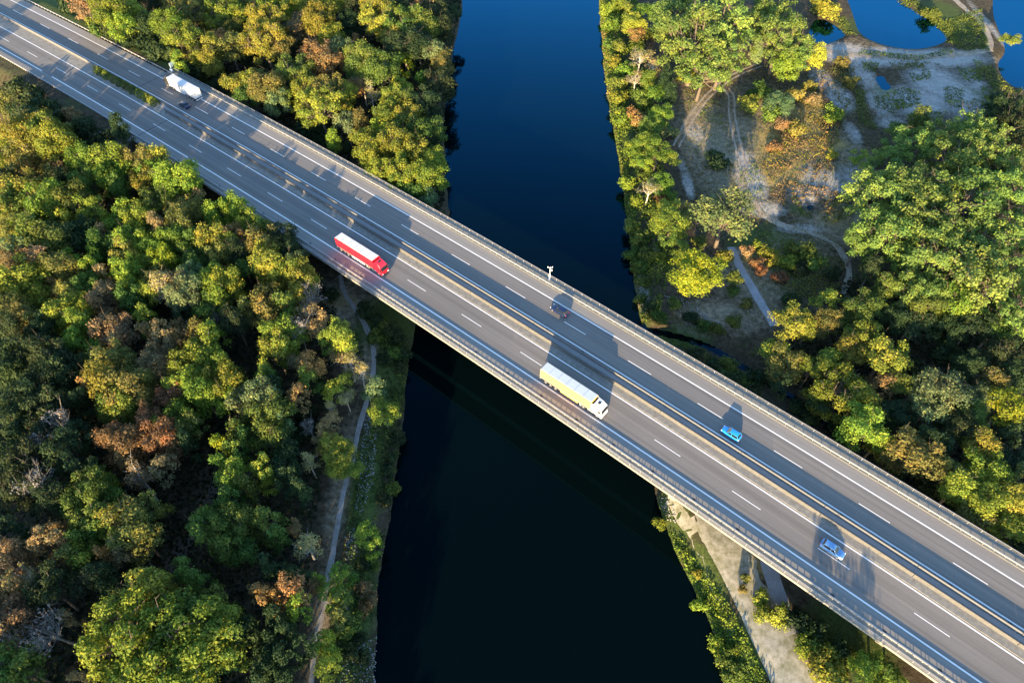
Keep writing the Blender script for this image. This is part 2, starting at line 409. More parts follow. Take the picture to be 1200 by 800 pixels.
GX, GY = np.meshgrid(gx, gy); HH = ground_h(GX.ravel(), GY.ravel())
V = np.c_[GX.ravel(), GY.ravel(), HH]; nx, ny = len(gx), len(gy)
I = np.arange(nx*ny).reshape(ny, nx)
Fq = np.c_[I[:-1,:-1].ravel(), I[:-1,1:].ravel(), I[1:,1:].ravel(), I[1:,:-1].ravel()]
gme = new_mesh('ground', V, Fq)
X, Y = V[:,0], V[:,1]
def blobs(L, z=GZ):
    out = np.zeros(len(X))
    for (px, py, rx, ry, *wt) in L:
        cx, cy = back(px, py, z); ax = abs(back(px+rx, py, z)[0]-cx); ay = abs(back(px, py-ry, z)[1]-cy)
        d = np.hypot((X-cx)/ax, (Y-cy)/ay)
        out = np.maximum(out, (wt[0] if wt else 1)*np.clip(1.35-d*.75, 0, 1))
    return out
sand = blobs([(990,62,26,10),(1040,67,50,9),(1100,68,50,9),(1095,95,26,18,.9),(1075,118,40,16,.85),(1120,112,26,26,.8),(1012,86,12,18,.8),(962,92,10,10),(985,113,12,14),
 (1030,120,12,20,.7),(1045,143,16,8,.7),(1140,95,14,20,.6),(970,212,26,10),(992,218,16,8),(942,230,16,10),(950,205,8,10,.7),(1000,205,14,10,.9),(965,222,10,10,.8),(880,212,14,20),(893,245,22,8,.9),(940,268,26,5,.75),(815,156,9,8,.8),
 (806,215,5,15),(754,338,6,18,.9),(872,185,10,8,.8),(1000,155,8,12,.7),(1160,30,5,30,.6),(920,62,14,6,.6),(862,296,8,6,.7),(800,195,5,10,.6),(775,225,4,10,.6)])
soil = blobs([(830,165,34,60,.75),(900,160,60,70,.6),(985,262,50,26,.7),(880,330,50,40,.6),(850,370,60,20,.65),(1010,60,60,20,.4),(400,355,40,30,.6),(400,560,14,90,.55),(378,720,14,70,.55),(430,420,14,40,.5),(930,300,60,30,.5),(1000,190,30,40,.6)])
rust = blobs([(950,120,14,18,.9),(935,150,24,24,.95),(912,178,22,26,.95),(900,200,14,16,.9),(975,168,18,8,.8),(895,120,20,20,.5),(980,258,28,12,.5),(930,210,14,14,.8),(398,352,26,14,.55),(895,660,16,26,.55),(905,700,10,24,.5)])
grass = blobs([(20,110,60,26,.45),(110,150,40,14,.45),(450,380,36,36,.8),(455,450,22,60,.7),(430,560,22,80,.7),(415,720,24,90,.7),(745,330,18,60,.7),(730,220,14,80,.7),(720,90,14,90,.7),(790,610,20,40,.8),(830,690,24,60,.8),(870,770,26,50,.8),
 (900,300,50,40,.75),(850,180,16,20,.7),(800,390,40,14,.75),(860,440,50,14,.7),(1000,740,60,60,.7),(1050,30,80,14,.7),(1110,20,30,24,.7),(1040,112,18,14,.8),(1090,100,8,5,.7),(1150,120,20,20,.7),(130,40,90,26,.7),(985,225,12,4,.6),(940,245,14,8,.8),(960,80,8,14,.6),(1008,72,30,3,.7)])
s_, o_ = world_so(X, Y)
grass = np.maximum(grass, np.where((o_ > 22.5) & (o_ < 50) & (s_ < -150), .85, 0))
for nm, arr in (('sand', sand), ('soil', soil), ('rust', rust), ('grass', grass)):
    at = gme.attributes.new(nm, 'FLOAT', 'POINT'); at.data.foreach_set('value', arr.astype(np.float32))
gme.polygons.foreach_set('use_smooth', np.ones(len(Fq), bool))
tag(link_mesh('ground', gme, M['ground']), kind='structure')

# water
wy = np.r_[-3000, -400, np.arange(-60, 340, 8), 600, 3000]
Vw = []; 
for yy in wy: Vw += [(float(np.interp(yy, *LB))-3.2, yy, 0), (float(np.interp(yy, *RB))+3.2, yy, 0)]
tag(link_mesh('river', new_mesh('river', np.array(Vw), np.array([(2*i, 2*i+1, 2*i+3, 2*i+2) for i in range(len(wy)-1)])), M['water']), kind='structure')
def flat_poly(name, P, z, m):
    me = bpy.data.meshes.new(name); me.from_pydata([(x, y, z) for x, y in P], [], [tuple(range(len(P)))]); me.materials.append(m)
    bm = bmesh.new(); bm.from_mesh(me); bmesh.ops.recalc_face_normals(bm, faces=bm.faces)
    for f in bm.faces:
        if f.normal.z < 0: f.normal_flip()
    bm.to_mesh(me); bm.free()
    o = bpy.data.objects.new(name, me); C.objects.link(o); return tag(o, kind='structure')
for P in PONDS:
    cx = sum(p[0] for p in P)/len(P); cy = sum(p[1] for p in P)/len(P)
    flat_poly('pond', [(p[0]+(p[0]-cx)/max(1, math.hypot(p[0]-cx, p[1]-cy))*.9, p[1]+(p[1]-cy)/max(1, math.hypot(p[0]-cx, p[1]-cy))*.9) for p in P], POND_Z, M['water'])
def ribbon(name, P, width, m, dz=.05, cross=5, z=None, seed=1, wob=.25, off=0):
    P = [Vector((*p, 0)) for p in P]; pts = []
    for a, b in zip(P[:-1], P[1:]):
        n = max(1, int((b-a).length/1.0))
        pts += [a.lerp(b, k/n) for k in range(n)]
    pts.append(P[-1]); W = []
    for i, p in enumerate(pts):
        d = (pts[min(i+1, len(pts)-1)] - pts[max(0, i-1)]).normalized(); n = Vector((-d.y, d.x, 0))
        wd = width[0] + (width[1]-width[0])*i/max(1, len(pts)-1) if hasattr(width, '__len__') else width
        for k in range(cross):
            t = (k/(cross-1)-.5)
            j = wob*float(smooth_noise(np.array(p.x*1.7+k*9), np.array(p.y*1.7), .6, seed)) if k in (0, cross-1) else 0
            q = p + n*(t*wd + off + j*(1 if k else -1)); W.append((q.x, q.y))
    W = np.array(W); zz = ground_h(W[:,0], W[:,1]) + dz if z is None else np.full(len(W), z)
    zz = zz.reshape(-1, cross); 
    if z is None: zz[:, 0] -= dz*.8; zz[:, -1] -= dz*.8
    n = len(pts); J = np.arange(n*cross).reshape(n, cross)
    F = np.c_[J[:-1,:-1].ravel(), J[1:,:-1].ravel(), J[1:,1:].ravel(), J[:-1,1:].ravel()]
    me = new_mesh(name, np.c_[W, zz.ravel()], F[:, ::-1]); 
    return tag(link_mesh(name, me, m), kind='structure')
cl = lambda L, z=GZ: chaikin(pxl(L, z), 2, False)
ribbon('stream', STREAM, (2.6, 2.0), M['stream'], z=.48, wob=.8)
ribbon('footpath', cl([(398,322),(402,340),(412,356),(426,378),(436,398),(439,425),(434,455),(424,490),(414,530),(404,570),(396,610),(388,660),(378,710),(370,760),(362,815)]), (1.15, 1.1), M['path'], .06, wob=.3)
t1 = cl([(890,76),(870,84),(850,95),(830,112),(812,134),(802,153),(792,172)])
t2 = cl([(851,104),(858,114),(857,133),(862,158),(867,180),(872,196)])
for tt in (t1, t2):
    for of in (-.95, .95): ribbon('track', tt, .75, M['track'], .06, off=of, cross=4, seed=int(of*7)+9)
ribbon('track', cl([(872,196),(868,214),(880,236),(900,257),(935,268),(970,280),(990,300),(996,322),(986,345)]), (2.6, 1.6), M['track'], .05, wob=.7)
ribbon('path', cl([(856,290),(870,318),(889,350),(908,382)]), (2.0, 2.4), M['paved'], .06, wob=.15)
ribbon('track', cl([(962,58),(1000,64),(1050,68),(1100,66),(1140,62),(1162,58)]), (4.2, 3.0), M['track'], .05, wob=.8)
ribbon('path', cl([(1108,-12),(1128,8),(1150,25),(1160,42),(1160,58)]), (2.4, 2.4), M['track'], .05, wob=.6)
ribbon('track', cl([(1030,366),(1075,396),(1110,414),(1180,456)]), (4.0, 4.0), M['earth'], .05, wob=.8)
ribbon('track', cl([(258,562),(240,596),(222,628),(198,664),(180,700)]), (3.0, 3.0), M['earth'], .05, wob=.6)
ribbon('path', cl([(800,575),(826,612),(852,655),(879,705),(904,755),(936,820)]), (8.0, 12.0), M['gravelpath'], .06, wob=.9)
ribbon('path', cl([(898,650),(908,680),(918,712),(930,742)]), (3.2, 3.0), M['paved'], .06, wob=.3)
ribbon('track', cl([(262,72),(284,84),(300,96)]), (5, 5), M['earth'], .05, wob=1.0)

# ------------------------------------------------------------------ road and bridge
S0, S1 = -1100, 700
def srange(s0, s1, st=6.0):
    n = max(1, int(round((s1-s0)/st))); return np.linspace(s0, s1, n+1)
def sweep(mb, prof, s0, s1, closed=True, st=6.0, caps=True):
    ss = srange(s0, s1, st); rings = [[(*road_pt(s, o), ZD+z) for o, z in prof] for s in ss]
    if closed: mb.rings(rings, caps)
    else:
        n = len(prof); vs = [p for r in rings for p in r]
        mb.add(vs, [(k*n+i, (k+1)*n+i, (k+1)*n+i+1, k*n+i+1) for k in range(len(rings)-1) for i in range(n-1)])
    return mb
def lane_attr(o):
    me = o.data; co = np.empty(len(me.vertices)*3, np.float32); me.vertices.foreach_get('co', co); co = co.reshape(-1, 3)
    a, b = world_so(co[:,0].astype(float), co[:,1].astype(float))
    for nm, v in (('along', a), ('across', b)):
        at = me.attributes.new(nm, 'FLOAT', 'POINT'); at.data.foreach_set('value', v.astype(np.float32))
    return o
def strip(mb, o0, o1, s0, s1, z, st=6.0): return sweep(mb, [(o0, z), (o1, z)], s0, s1, closed=False, st=st)
SB0, SB1 = -140.0, 200.0
LO, LI, UI, UO, DM = -3.94, 3.95, 9.60, 17.46, 13.62
def up(o):
    for p in o.data.polygons:
        pass
    bm = bmesh.new(); bm.from_mesh(o.data)
    for f in bm.faces:
        if f.normal.z < 0: f.normal_flip()
    bm.to_mesh(o.data); bm.free(); return o
for o0, o1 in ((-4.1, 4.35), (8.55, 17.65)):
    lane_attr(up(tag(strip(MB(), o0, o1, S0, S1, 0).build('road', M['asphalt']), kind='structure')))
for o0, o1 in ((-6.9, -4.1), (17.65, 20.35)):
    lane_attr(up(tag(strip(MB(), o0, o1, S0, S1, 0).build('hard_shoulder', M['shoulder']), kind='structure')))
up(tag(strip(MB(), 4.35, 8.55, S0, -146, .02).build('median_verge', M['kerbgravel']), kind='structure'))
mk = MB()
def line(o, wd, s0, s1): strip(mk, o-wd/2, o+wd/2, s0, s1, .006)
GAPS = [(-197.5, -191.5), (-118.5, -116.5)]
p = S0
for a, b in GAPS: line(LO, .32, p, a); p = b
line(LO, .32, p, S1)
for o in (LI, UI, UO): line(o, .30, S0, S1)
for i in range(-20, 40): line(0, .17, -213.53+18*i, -213.53+18*i+6.2)
for i in range(-20, 40): line(DM, .17, -247.12+18*i, -247.12+18*i+6.2)
up(tag(mk.build('road_markings', M['paint']), kind='structure'))
# resurfacing joints across the carriageways, seen as thin pale strips
jm = MB()
for s, oa, ob in ((-205, -6.8, 4.3), (-210.5, 8.7, 20.2), (-124, 8.7, 20.2), (-139.2, -6.8, 4.3)):
    strip(jm, oa, ob, s, s+.35, .003)
up(tag(jm.build('road_joint', M['shoulder']), kind='structure'))

br = empty('motorway_bridge', (*road_pt(0, 7), 0))
tag(br, 'long concrete twin-deck motorway bridge crossing the dark river on piers', 'bridge')
INV = Matrix.Translation(-br.location)
def part(mb, name, m, parent=None, **k):
    par = parent or br
    o = mb.build(name, m, None, **k)
    loc = br.location
    o.data.transform(Matrix.Translation(-loc)); o.parent = par
    return o
for o0, o1, sa in ((-8.65, 6.85, -140), (7.05, 22.95, -164)):
    m_ = (o0+o1)/2
    part(sweep(MB(), [(o0, -.03), (o0, -.55), (o0+2.6, -.75), (o1-2.6, -.75), (o1, -.55), (o1, -.03)], sa, SB1), 'deck_slab', M['concrete'])
    part(sweep(MB(), [(m_-4.6, -.74), (m_-3.6, -2.5), (m_+3.6, -2.5), (m_+4.6, -.74)], sa, SB1), 'box_girder', M['concrete_dark'])
    for s in (-92, -47, 47, 92, 136):
        x, y = road_pt(s, m_); a = road_dir(s)
        zb = max(-2.4, gh(x, y)-.8); mb = MB()
        prof = [(-.9,-3.0),(.9,-3.0),(.9,3.0),(-.9,3.0)]
        def R(px, py): return (x+px*cos(a)-py*sin(a), y+px*sin(a)+py*cos(a))
        mb.rings([[(*R(*q), z) for q in prof] for z in (zb, ZD-2.5)])
        part(mb, 'pier', M['concrete_dark'], bevel=.25)
# caps (raised kerb strips at the edges and in the median)
for nm, a, b, z, s0, m in (('edge_cap', -8.65, -6.92, .14, -140, M['cap']), ('edge_cap', 20.38, 22.95, .14, -164, M['cap']), ('median_cap', 4.37, 6.85, .12, -146, M['kerbgravel']), ('median_cap', 7.05, 8.53, .12, -150, M['concrete_light'])):
    part(sweep(MB(), [(a, z), (a, -.02), (b, -.02), (b, z)], s0, SB1), nm, m)
jx = MB()
for s, oa, ob in ((-139.6, -6.8, 4.3), (-163.5, 8.6, 20.3)): strip(jx, oa, ob, s-.12, s+.12, .009)
part(jx, 'expansion_joint', M['joint'])
ab = MB()
for oo, sa in ((-9.8, -141), (7, -154), (23.6, -165)): pass
abm = MB(); A0 = [road_pt(-140.4, -8.9), road_pt(-143.5, -8.9), road_pt(-168, 23.2), road_pt(-164.8, 23.2)]
abm.rings([[(x, y, z) for x, y in A0] for z in (2, ZD-.8)])
part(abm, 'abutment', M['concrete_dark'])
wg = MB(); 
for q in ([road_pt(-140.5, -9.0), road_pt(-140.5, -9.5), road_pt(-152, -12.5), road_pt(-152, -12.0)],): wg.rings([[(x, y, z) for x, y in q] for z in (3, ZD-.6)])
part(wg, 'wing_wall', M['concrete_dark'])
# scupper drains: dark grates by the kerbs
for o, st, n0 in ((-6.55, 9.5, -14), (9.05, 10.3, -14)):
    for i in range(n0, 19):
        s = (13.6 if o < 0 else 13.4) + st*i
        part(strip(MB(), o-.28, o+.28, s-.34, s+.34, .012), 'drain_grate', M['grate'])

def rail_posts(root, o, s0, s1, st, hgt, w_, m, name='post', z0=.1, limit=100, c=0.):
    ss = list(np.arange(s0, s1, st)); ss.sort(key=lambda s: abs(s-c)); near, far = ss[:limit], ss[limit:]
    proto = None
    for s in near:
        x, y = road_pt(s, o)
        if proto is None:
            mb = MB(); mb.box(-w_/2, w_/2, -w_/2, w_/2, z0, hgt); proto = mb.build(name, m, root); q = proto
        else:
            q = proto.copy(); C.objects.link(q); q.parent = root
        q.location = (x-root.location.x, y-root.location.y, ZD-root.location.z); q.rotation_euler = (0, 0, road_dir(s))
    if far:
        mb = MB()
        for s in far:
            x, y = road_pt(s, o); mb.box(x-w_/2, x+w_/2, y-w_/2, y+w_/2, ZD+z0, ZD+hgt)
        q = mb.build(name, m, None); q.data.transform(Matrix.Translation(-root.location)); q.parent = root; q['kind'] = 'stuff'
def rail_thing(name, label, cat, o, s_mid=0):
    r = empty(name, (*road_pt(s_mid, o), ZD)); return tag(r, label, cat)
def rpart(root, mb, name, m):
    q = mb.build(name, m, None); q.data.transform(Matrix.Translation(-root.location)); q.parent = root; return q
def guard_rail(label, o, s0, s1, post_st, post_h, beams, c=20, m=M['steel'], group=None):
    r = rail_thing('guard_rail', label, 'guard rail', o)
    for (da, db, z0, z1) in beams:
        zc = (z0+z1)/2
        rpart(r, sweep(MB(), [(o+da, z0), (o+db, z0), (o+db, zc-.03), (o+db-.03, zc), (o+db, zc+.03), (o+db, z1), (o+da, z1)], s0, s1), 'rail_beam', m)
    rail_posts(r, o, s0, s1, post_st, post_h, .12, M['steel_dull'], c=c)
    if group: r['group'] = group
    return r
guard_rail('pale steel guard rail along the near shoulder of the bridge, beside the yellow lorry', -7.25, -300, 200, 1.33, .78, [(-.10, .10, .46, .90)], c=45)
guard_rail('steel guard rail on the far shoulder, just inside the bridge edge facing the blue river', 20.75, -300, 200, 2.0, .70, [(-.05, .1, .45, .75)], c=0)
# concrete wall in the median
for lab, oc, wb, wt, hh, s_first, mm in (('rough pale concrete crash barrier beside the fast lane of the near carriageway', 6.25, .24, .09, 1.0, -8, M['barrier']),
        ('slim concrete crash barrier by the fast lane of the far carriageway, casting the wide shadow', 8.27, .12, .055, 1.08, -15, M['barrier_grey'])):
    cb = rail_thing('crash_barrier', lab, 'crash barrier', oc)
    for k in range(s_first, 12):
        a, b = k*18.0, k*18.0+17.9
        rpart(cb, sweep(MB(), [(oc-wb, .0), (oc+wb, .0), (oc+wb-.04, .18), (oc+wt+.02, .3), (oc+wt, hh), (oc-wt, hh), (oc-wt-.02, .3), (oc-wb+.04, .18)], a, b), 'wall_segment', mm)
def railing(label, o, s0, s1, c, n_lim=100):
    r = rail_thing('railing', label, 'railing', o)
    for z in (1.02,): rpart(r, sweep(MB(), [(o-.06, z), (o+.06, z), (o+.06, z+.08), (o-.06, z+.08)], s0, s1), 'handrail', M['steel'])
    for z in (.30, .65): rpart(r, sweep(MB(), [(o-.025, z), (o+.025, z), (o+.025, z+.05), (o-.025, z+.05)], s0, s1), 'lower_bar', M['steel_dull'])
    rail_posts(r, o, s0, s1, 2.6, 1.02, .09, M['steel'], z0=.12, c=c)
railing('grey steel pedestrian railing on the near bridge edge above the bottom right bank', -8.48, -139, 199, 40)
railing('grey steel pedestrian railing on the far bridge edge above the blue river reach', 22.80, -163, 199, 0)

# weather mast on the far edge
mx, my = road_pt(-6.1, 22.2); wm = empty('weather_mast', (mx, my, ZD+.1))
tag(wm, 'slim white weather mast with instrument arms standing at the far bridge railing', 'mast')
MB().tube([(0,0,0),(0,0,2.0),(0,0,4.5)], [.12,.08,.05], 10).build('pole', M['white'], wm, smooth=False)
MB().box(-.18,.18,-.15,.15,1.0,2.0).build('control_box', M['white'], wm, bevel=.03)
MB().box(-.6,.6,-.04,.04,4.2,4.28).build('cross_arm', M['white'], wm)
for x in (-.55, .55): MB().tube([(x,0,4.26),(x,0,4.6)], [.09,.08], 8).build('sensor', M['white'], wm)
MB().box(.08,.55,-.2,.2,3.2,3.55).build('camera_box', M['white'], wm, bevel=.03)
MB().box(-.4,.4,-.4,.4,-.06,.05).build('base_plate', M['steel_dull'], wm)
sx, sy = road_pt(-163.5, 23.2); sg = empty('roadside_sign', (sx, sy, ZD), road_dir(-163)+.3)
tag(sg, 'pale roadside sign panel on two posts at the far verge beside the white lorry', 'sign')
for y in (-.9, .9): MB().tube([(0,y,-.6),(0,y,2.6)], .07, 8).build('post', M['steel'], sg)
MB().box(-.06,.06,-1.3,1.3,1.3,2.9).build('panel', M['signblue'], sg, bevel=.02)
MB().box(-.5,.5,-1.6,-1.1,-.3,1.0).build('cabinet', M['white'], sg, bevel=.04)

# ------------------------------------------------------------------ vehicles (x forward)
def wheel(root, x, y, r, wd, rimm=True):
    s = 1 if y > 0 else -1
    o = MB().cyl_y(0, -wd/2, wd/2, 0, r, 20).build('wheel', M['rubber'], root, bevel=.03); o.location = (x, y, r)
    MB().cyl_y(0, s*wd/2-.01*s, s*wd/2+.03*s, 0, r*.6, 14).build('rim', M['rim'], o)
    return o
def sec(x, w0, w1, z0, z1, k=.12):
    """a rounded cross-section of a body at x: w0 at the sill, w1 at the top"""
    return [(x,-w0,z0),(x,w0,z0),(x,w0+.02,z0+(z1-z0)*.45),(x,w1,z1-k),(x,w1-k,z1),(x,-w1+k,z1),(x,-w1,z1-k),(x,-w0-.02,z0+(z1-z0)*.45)]
def car(name, label, s, o, rev, paint, L=4.5, W=1.82, H=1.5, kind='saloon'):
    x, y = road_pt(s, o); r = empty(name, (x, y, ZD+.01), road_dir(s) + (pi if rev else 0)); tag(r, label, 'car')
    h = W/2; f, b = L/2, -L/2
    S = [sec(b, h*.82, h*.74, .38, .80), sec(b+.12, h*.95, h*.86, .26, .98), sec(b+.7, h, h*.92, .22, 1.0), sec(-.3, h, h*.94, .2, .98), sec(.75, h, h*.93, .2, .97), sec(f-.75, h, h*.88, .22, .88), sec(f-.16, h*.93, h*.78, .26, .76), sec(f, h*.8, h*.66, .36, .62)]
    MB().rings(S).build('body', M[paint], r, bevel=.035, smooth=True)
    rb = b+.28 if kind == 'hatch' else b+.75          # foot of the rear screen
    rt = b+.65 if kind == 'hatch' else b+1.35         # rear end of the roof
    wf, wt = .95, .30                                  # foot and head of the windscreen
    zt = H-.05
    def gl(xa, xb, xc, xd, ya, yb, z0, z1): return [(xa,-ya,z0),(xb,-ya,z0),(xb,ya,z0),(xa,ya,z0)], [(xc,-yb,z1),(xd,-yb,z1),(xd,yb,z1),(xc,yb,z1)]
    lo, hi = gl(rb, wf, rt, wt, h*.90, h*.70, .93, zt)
    MB().rings([lo, hi]).build('window_glass', M['glass'], r, bevel=.03)
    roof = MB(); roof.rings([[(rt-.04,-h*.71,zt-.05),(wt+.05,-h*.71,zt-.05),(wt+.05,h*.71,zt-.05),(rt-.04,h*.71,zt-.05)], [(rt+.02,-h*.66,zt+.04),(wt-.04,-h*.66,zt+.04),(wt-.04,h*.66,zt+.04),(rt+.02,h*.66,zt+.04)]])
    roof.build('roof', M[paint], r, bevel=.025, smooth=True)
    for sy in (-1, 1):                                 # pillars
        for (xa, xb) in ((wf, wt), (-.25, -.25), (rb, rt)):
            MB().tube([(xa, sy*h*.905, .94), (xb, sy*h*.715, zt)], .055, 6).build('window_pillar', M[paint], r)
        MB().box(.62,.80,sy*(h+.02)-.09,sy*(h+.02)+.09,.92,1.06).build('wing_mirror', M[paint], r, bevel=.03)
        MB().box(f-.22,f-.04,sy*h*.66-.17,sy*h*.66+.17,.58,.72).build('headlight', M['lamp'], r, bevel=.03)
        MB().box(b+.02,b+.14,sy*h*.68-.16,sy*h*.68+.16,.72,.90).build('tail_light', M['tail'], r, bevel=.02)
        for wx in (f-.85, b+.82): wheel(r, wx, sy*(h-.10), .33, .22)
    MB().box(f-.08,f+.02,-h*.6,h*.6,.30,.46).build('bumper', M['black'], r, bevel=.02)
    return r

def lorry(label, s, o, rev, cab, side, roof, accent):
    """articulated lorry 16.4 m, x = 0 at the middle of its length"""
    x, y = road_pt(s, o); r = empty('articulated_lorry', (x, y, ZD+.01), road_dir(s) + (pi if rev else 0)); tag(r, label, 'lorry')
    h = 1.27
    # trailer
    t0, t1 = -8.2, 5.35
    tb = MB(); tb.box(t0, t1, -h, h, 1.12, 3.92); tb.build('trailer_box', M[side], r, bevel=.05)
    rf = MB(); rf.box(t0+.06, t1-.06, -h+.10, h-.10, 3.90, 3.99); ro = rf.build('trailer_roof', M[roof], r, bevel=.03)
    sb = MB()
    for k in range(1, 6): sb.box(t0+k*2.25-.03, t0+k*2.25+.03, -h+.1, h-.1, 3.99, 4.01)
    sb.build('roof_seam', M['steel'], ro)
    MB().box(t0+.05, t1-.05, -h-.012, h+.012, 1.10, 1.26).build('side_rail', M['steel_dull'], r)
    MB().box(t0+.2, t1-.6, -.5, .5, .85, 1.12).build('chassis', M['black'], r)
    for sy in (-1, 1):
        MB().box(t0-.03, t0+.02, sy*.63-.60, sy*.63+.60, 1.2, 3.84).build('rear_door', M['tarp_white'] if side != 'tarp_red' else M['tarp_red'], r)
        MB().box(-2.6, 2.1, sy*(h-.05)-.03, sy*(h-.05)+.03, .45, 1.05).build('side_skirt', M[accent], r, bevel=.02)
        MB().box(t0-.04, t0+.05, sy*1.0-.16, sy*1.0+.16, .95, 1.08).build('tail_light', M['tail'], r)
        for wx in (-6.6, -5.25, -3.9): wheel(r, wx, sy*(h-.22), .50, .40)
        MB().box(2.5, 3.0, sy*(h-.2)-.03, sy*(h-.2)+.03, .05, .9).build('landing_leg', M['steel_dull'], r)
    MB().box(t0-.12, t0+.1, -1.2, 1.2, .50, .72).build('rear_bumper', M['white'] if side == 'tarp_white' else M['steel_dull'], r, bevel=.02)
    # tractor
    MB().box(2.6, 8.0, -.45, .45, .62, .98).build('frame', M['black'], r)
    c0, c1 = 5.85, 8.15
    S = [[(c0,-1.22,.9),(c0,1.22,.9),(c0,1.22,2.95),(c0,1.05,3.72),(c0,-1.05,3.72),(c0,-1.22,2.95)],
         [(7.2,-1.24,.6),(7.2,1.24,.6),(7.2,1.24,2.75),(7.0,.98,3.62),(7.0,-.98,3.62),(7.2,-1.24,2.75)],
         [(8.0,-1.24,.42),(8.0,1.24,.42),(8.0,1.20,2.6),(7.55,.95,3.15),(7.55,-.95,3.15),(8.0,-1.20,2.6)],
         [(c1+.08,-1.15,.36),(c1+.08,1.15,.36),(c1-.02,1.12,1.5),(7.95,.90,2.62),(7.95,-.90,2.62),(c1-.02,-1.12,1.5)]]
    cb_ = MB().rings(S).build('cab', M[cab], r, bevel=.06)
    MB().rings([[(8.145,-1.08,1.62),(8.145,1.08,1.62),(8.00,.98,2.52),(8.00,-.98,2.52)], [(8.175,-1.08,1.60),(8.175,1.08,1.60),(8.03,.98,2.54),(8.03,-.98,2.54)]]).build('windscreen', M['glass'], cb_)
    for sy in (-1, 1):
        MB().box(7.05, 7.85, sy*1.235-.02, sy*1.235+.02, 1.75, 2.45).build('side_window', M['glass'], cb_)
        MB().box(8.02, 8.12, sy*1.42-.10, sy*1.42+.10, 1.7, 2.5).build('mirror', M['black'], cb_, bevel=.03)
        MB().box(8.17, 8.26, sy*.92-.2, sy*.92+.2, .62, .84).build('headlight', M['lamp'], cb_, bevel=.02)
        MB().box(c0-.75, c0+.05, sy*1.17-.03, sy*1.17+.03, 1.1, 3.6).build('side_deflector', M[cab], cb_)
        MB().box(4.6, 6.2, sy*1.05-.2, sy*1.05+.2, .5, 1.02).build('fuel_tank', M['steel'], r, bevel=.08)
        wheel(r, 7.1, sy*1.04, .50, .32); wheel(r, 3.6, sy*.95, .50, .55)
    MB().box(6.35, 6.95, -.33, .33, 3.66, 3.72).build('roof_hatch', M['black'], cb_)
    MB().box(8.10, 8.26, -1.2, 1.2, .30, .58).build('front_bumper', M[cab] if cab != 'red' else M['black'], r, bevel=.04)
    MB().box(7.88, 8.06, -1.05, 1.05, 2.58, 2.68).build('sun_visor', M['black'], cb_, bevel=.02)
    return r
lorry('articulated lorry with yellow tarpaulin sides, pale roof and white cab, on the near carriageway', 18.9, -2.05, False, 'white', 'tarp_yellow', 'tarp_grey', 'tarp_yellow')
lorry('red articulated lorry with red cab and white trailer roof, on the near carriageway', -47.2, -2.15, False, 'red', 'tarp_red', 'tarp_white', 'white')
lorry('white box lorry driving away on the far carriageway at upper left, dark cab ahead', -149.2, 16.7, True, 'black', 'tarp_white', 'tarp_white', 'tarp_grey')
car('hatchback_car', 'bright sky-blue hatchback in the left lane of the far carriageway', 50.2, 11.15, True, 'skyblue', 4.2, 1.85, 1.55, 'hatch')
car('saloon_car', 'dark navy car in sunlight on the far carriageway, nearest the weather mast', 2.2, 15.35, True, 'navy', 4.7, 1.9, 1.6, 'hatch')
car('saloon_car', 'dark blue car overtaking beside the white lorry at upper left', -142.0, 11.75, True, 'darkblue', 4.6, 1.85, 1.45, 'saloon')
car('hatchback_car', 'silver-blue car on the near carriageway in tree shade at lower right', 76.6, 1.25, False, 'silver', 4.5, 1.85, 1.5, 'hatch')

# ------------------------------------------------------------------ vegetation
def leaf_quads(rng, P, Nrm, size, tone, up=0.0):
    """one small irregular leaf-clump face per point"""
    n = len(P)
    nv = Nrm + rng.normal(0, .55, (n, 3)); nv[:, 2] += up
    nv /= np.linalg.norm(nv, axis=1, keepdims=True) + 1e-9
    a = np.cross(nv, rng.normal(0, 1, (n, 3))); a /= np.linalg.norm(a, axis=1, keepdims=True) + 1e-9
    b = np.cross(nv, a)
    sz = (size*rng.uniform(.55, 1.35, n))[:, None]
    k = rng.uniform(.6, 1.25, (n, 4))
    V = np.stack([P + a*sz*k[:, :1]*.62, P + b*sz*k[:, 1:2]*.5, P - a*sz*k[:, 2:3]*.62, P - b*sz*k[:, 3:]*.5], 1).reshape(-1, 3)
    F = np.arange(4*n).reshape(n, 4)
    return V, F, np.repeat(tone, 4)

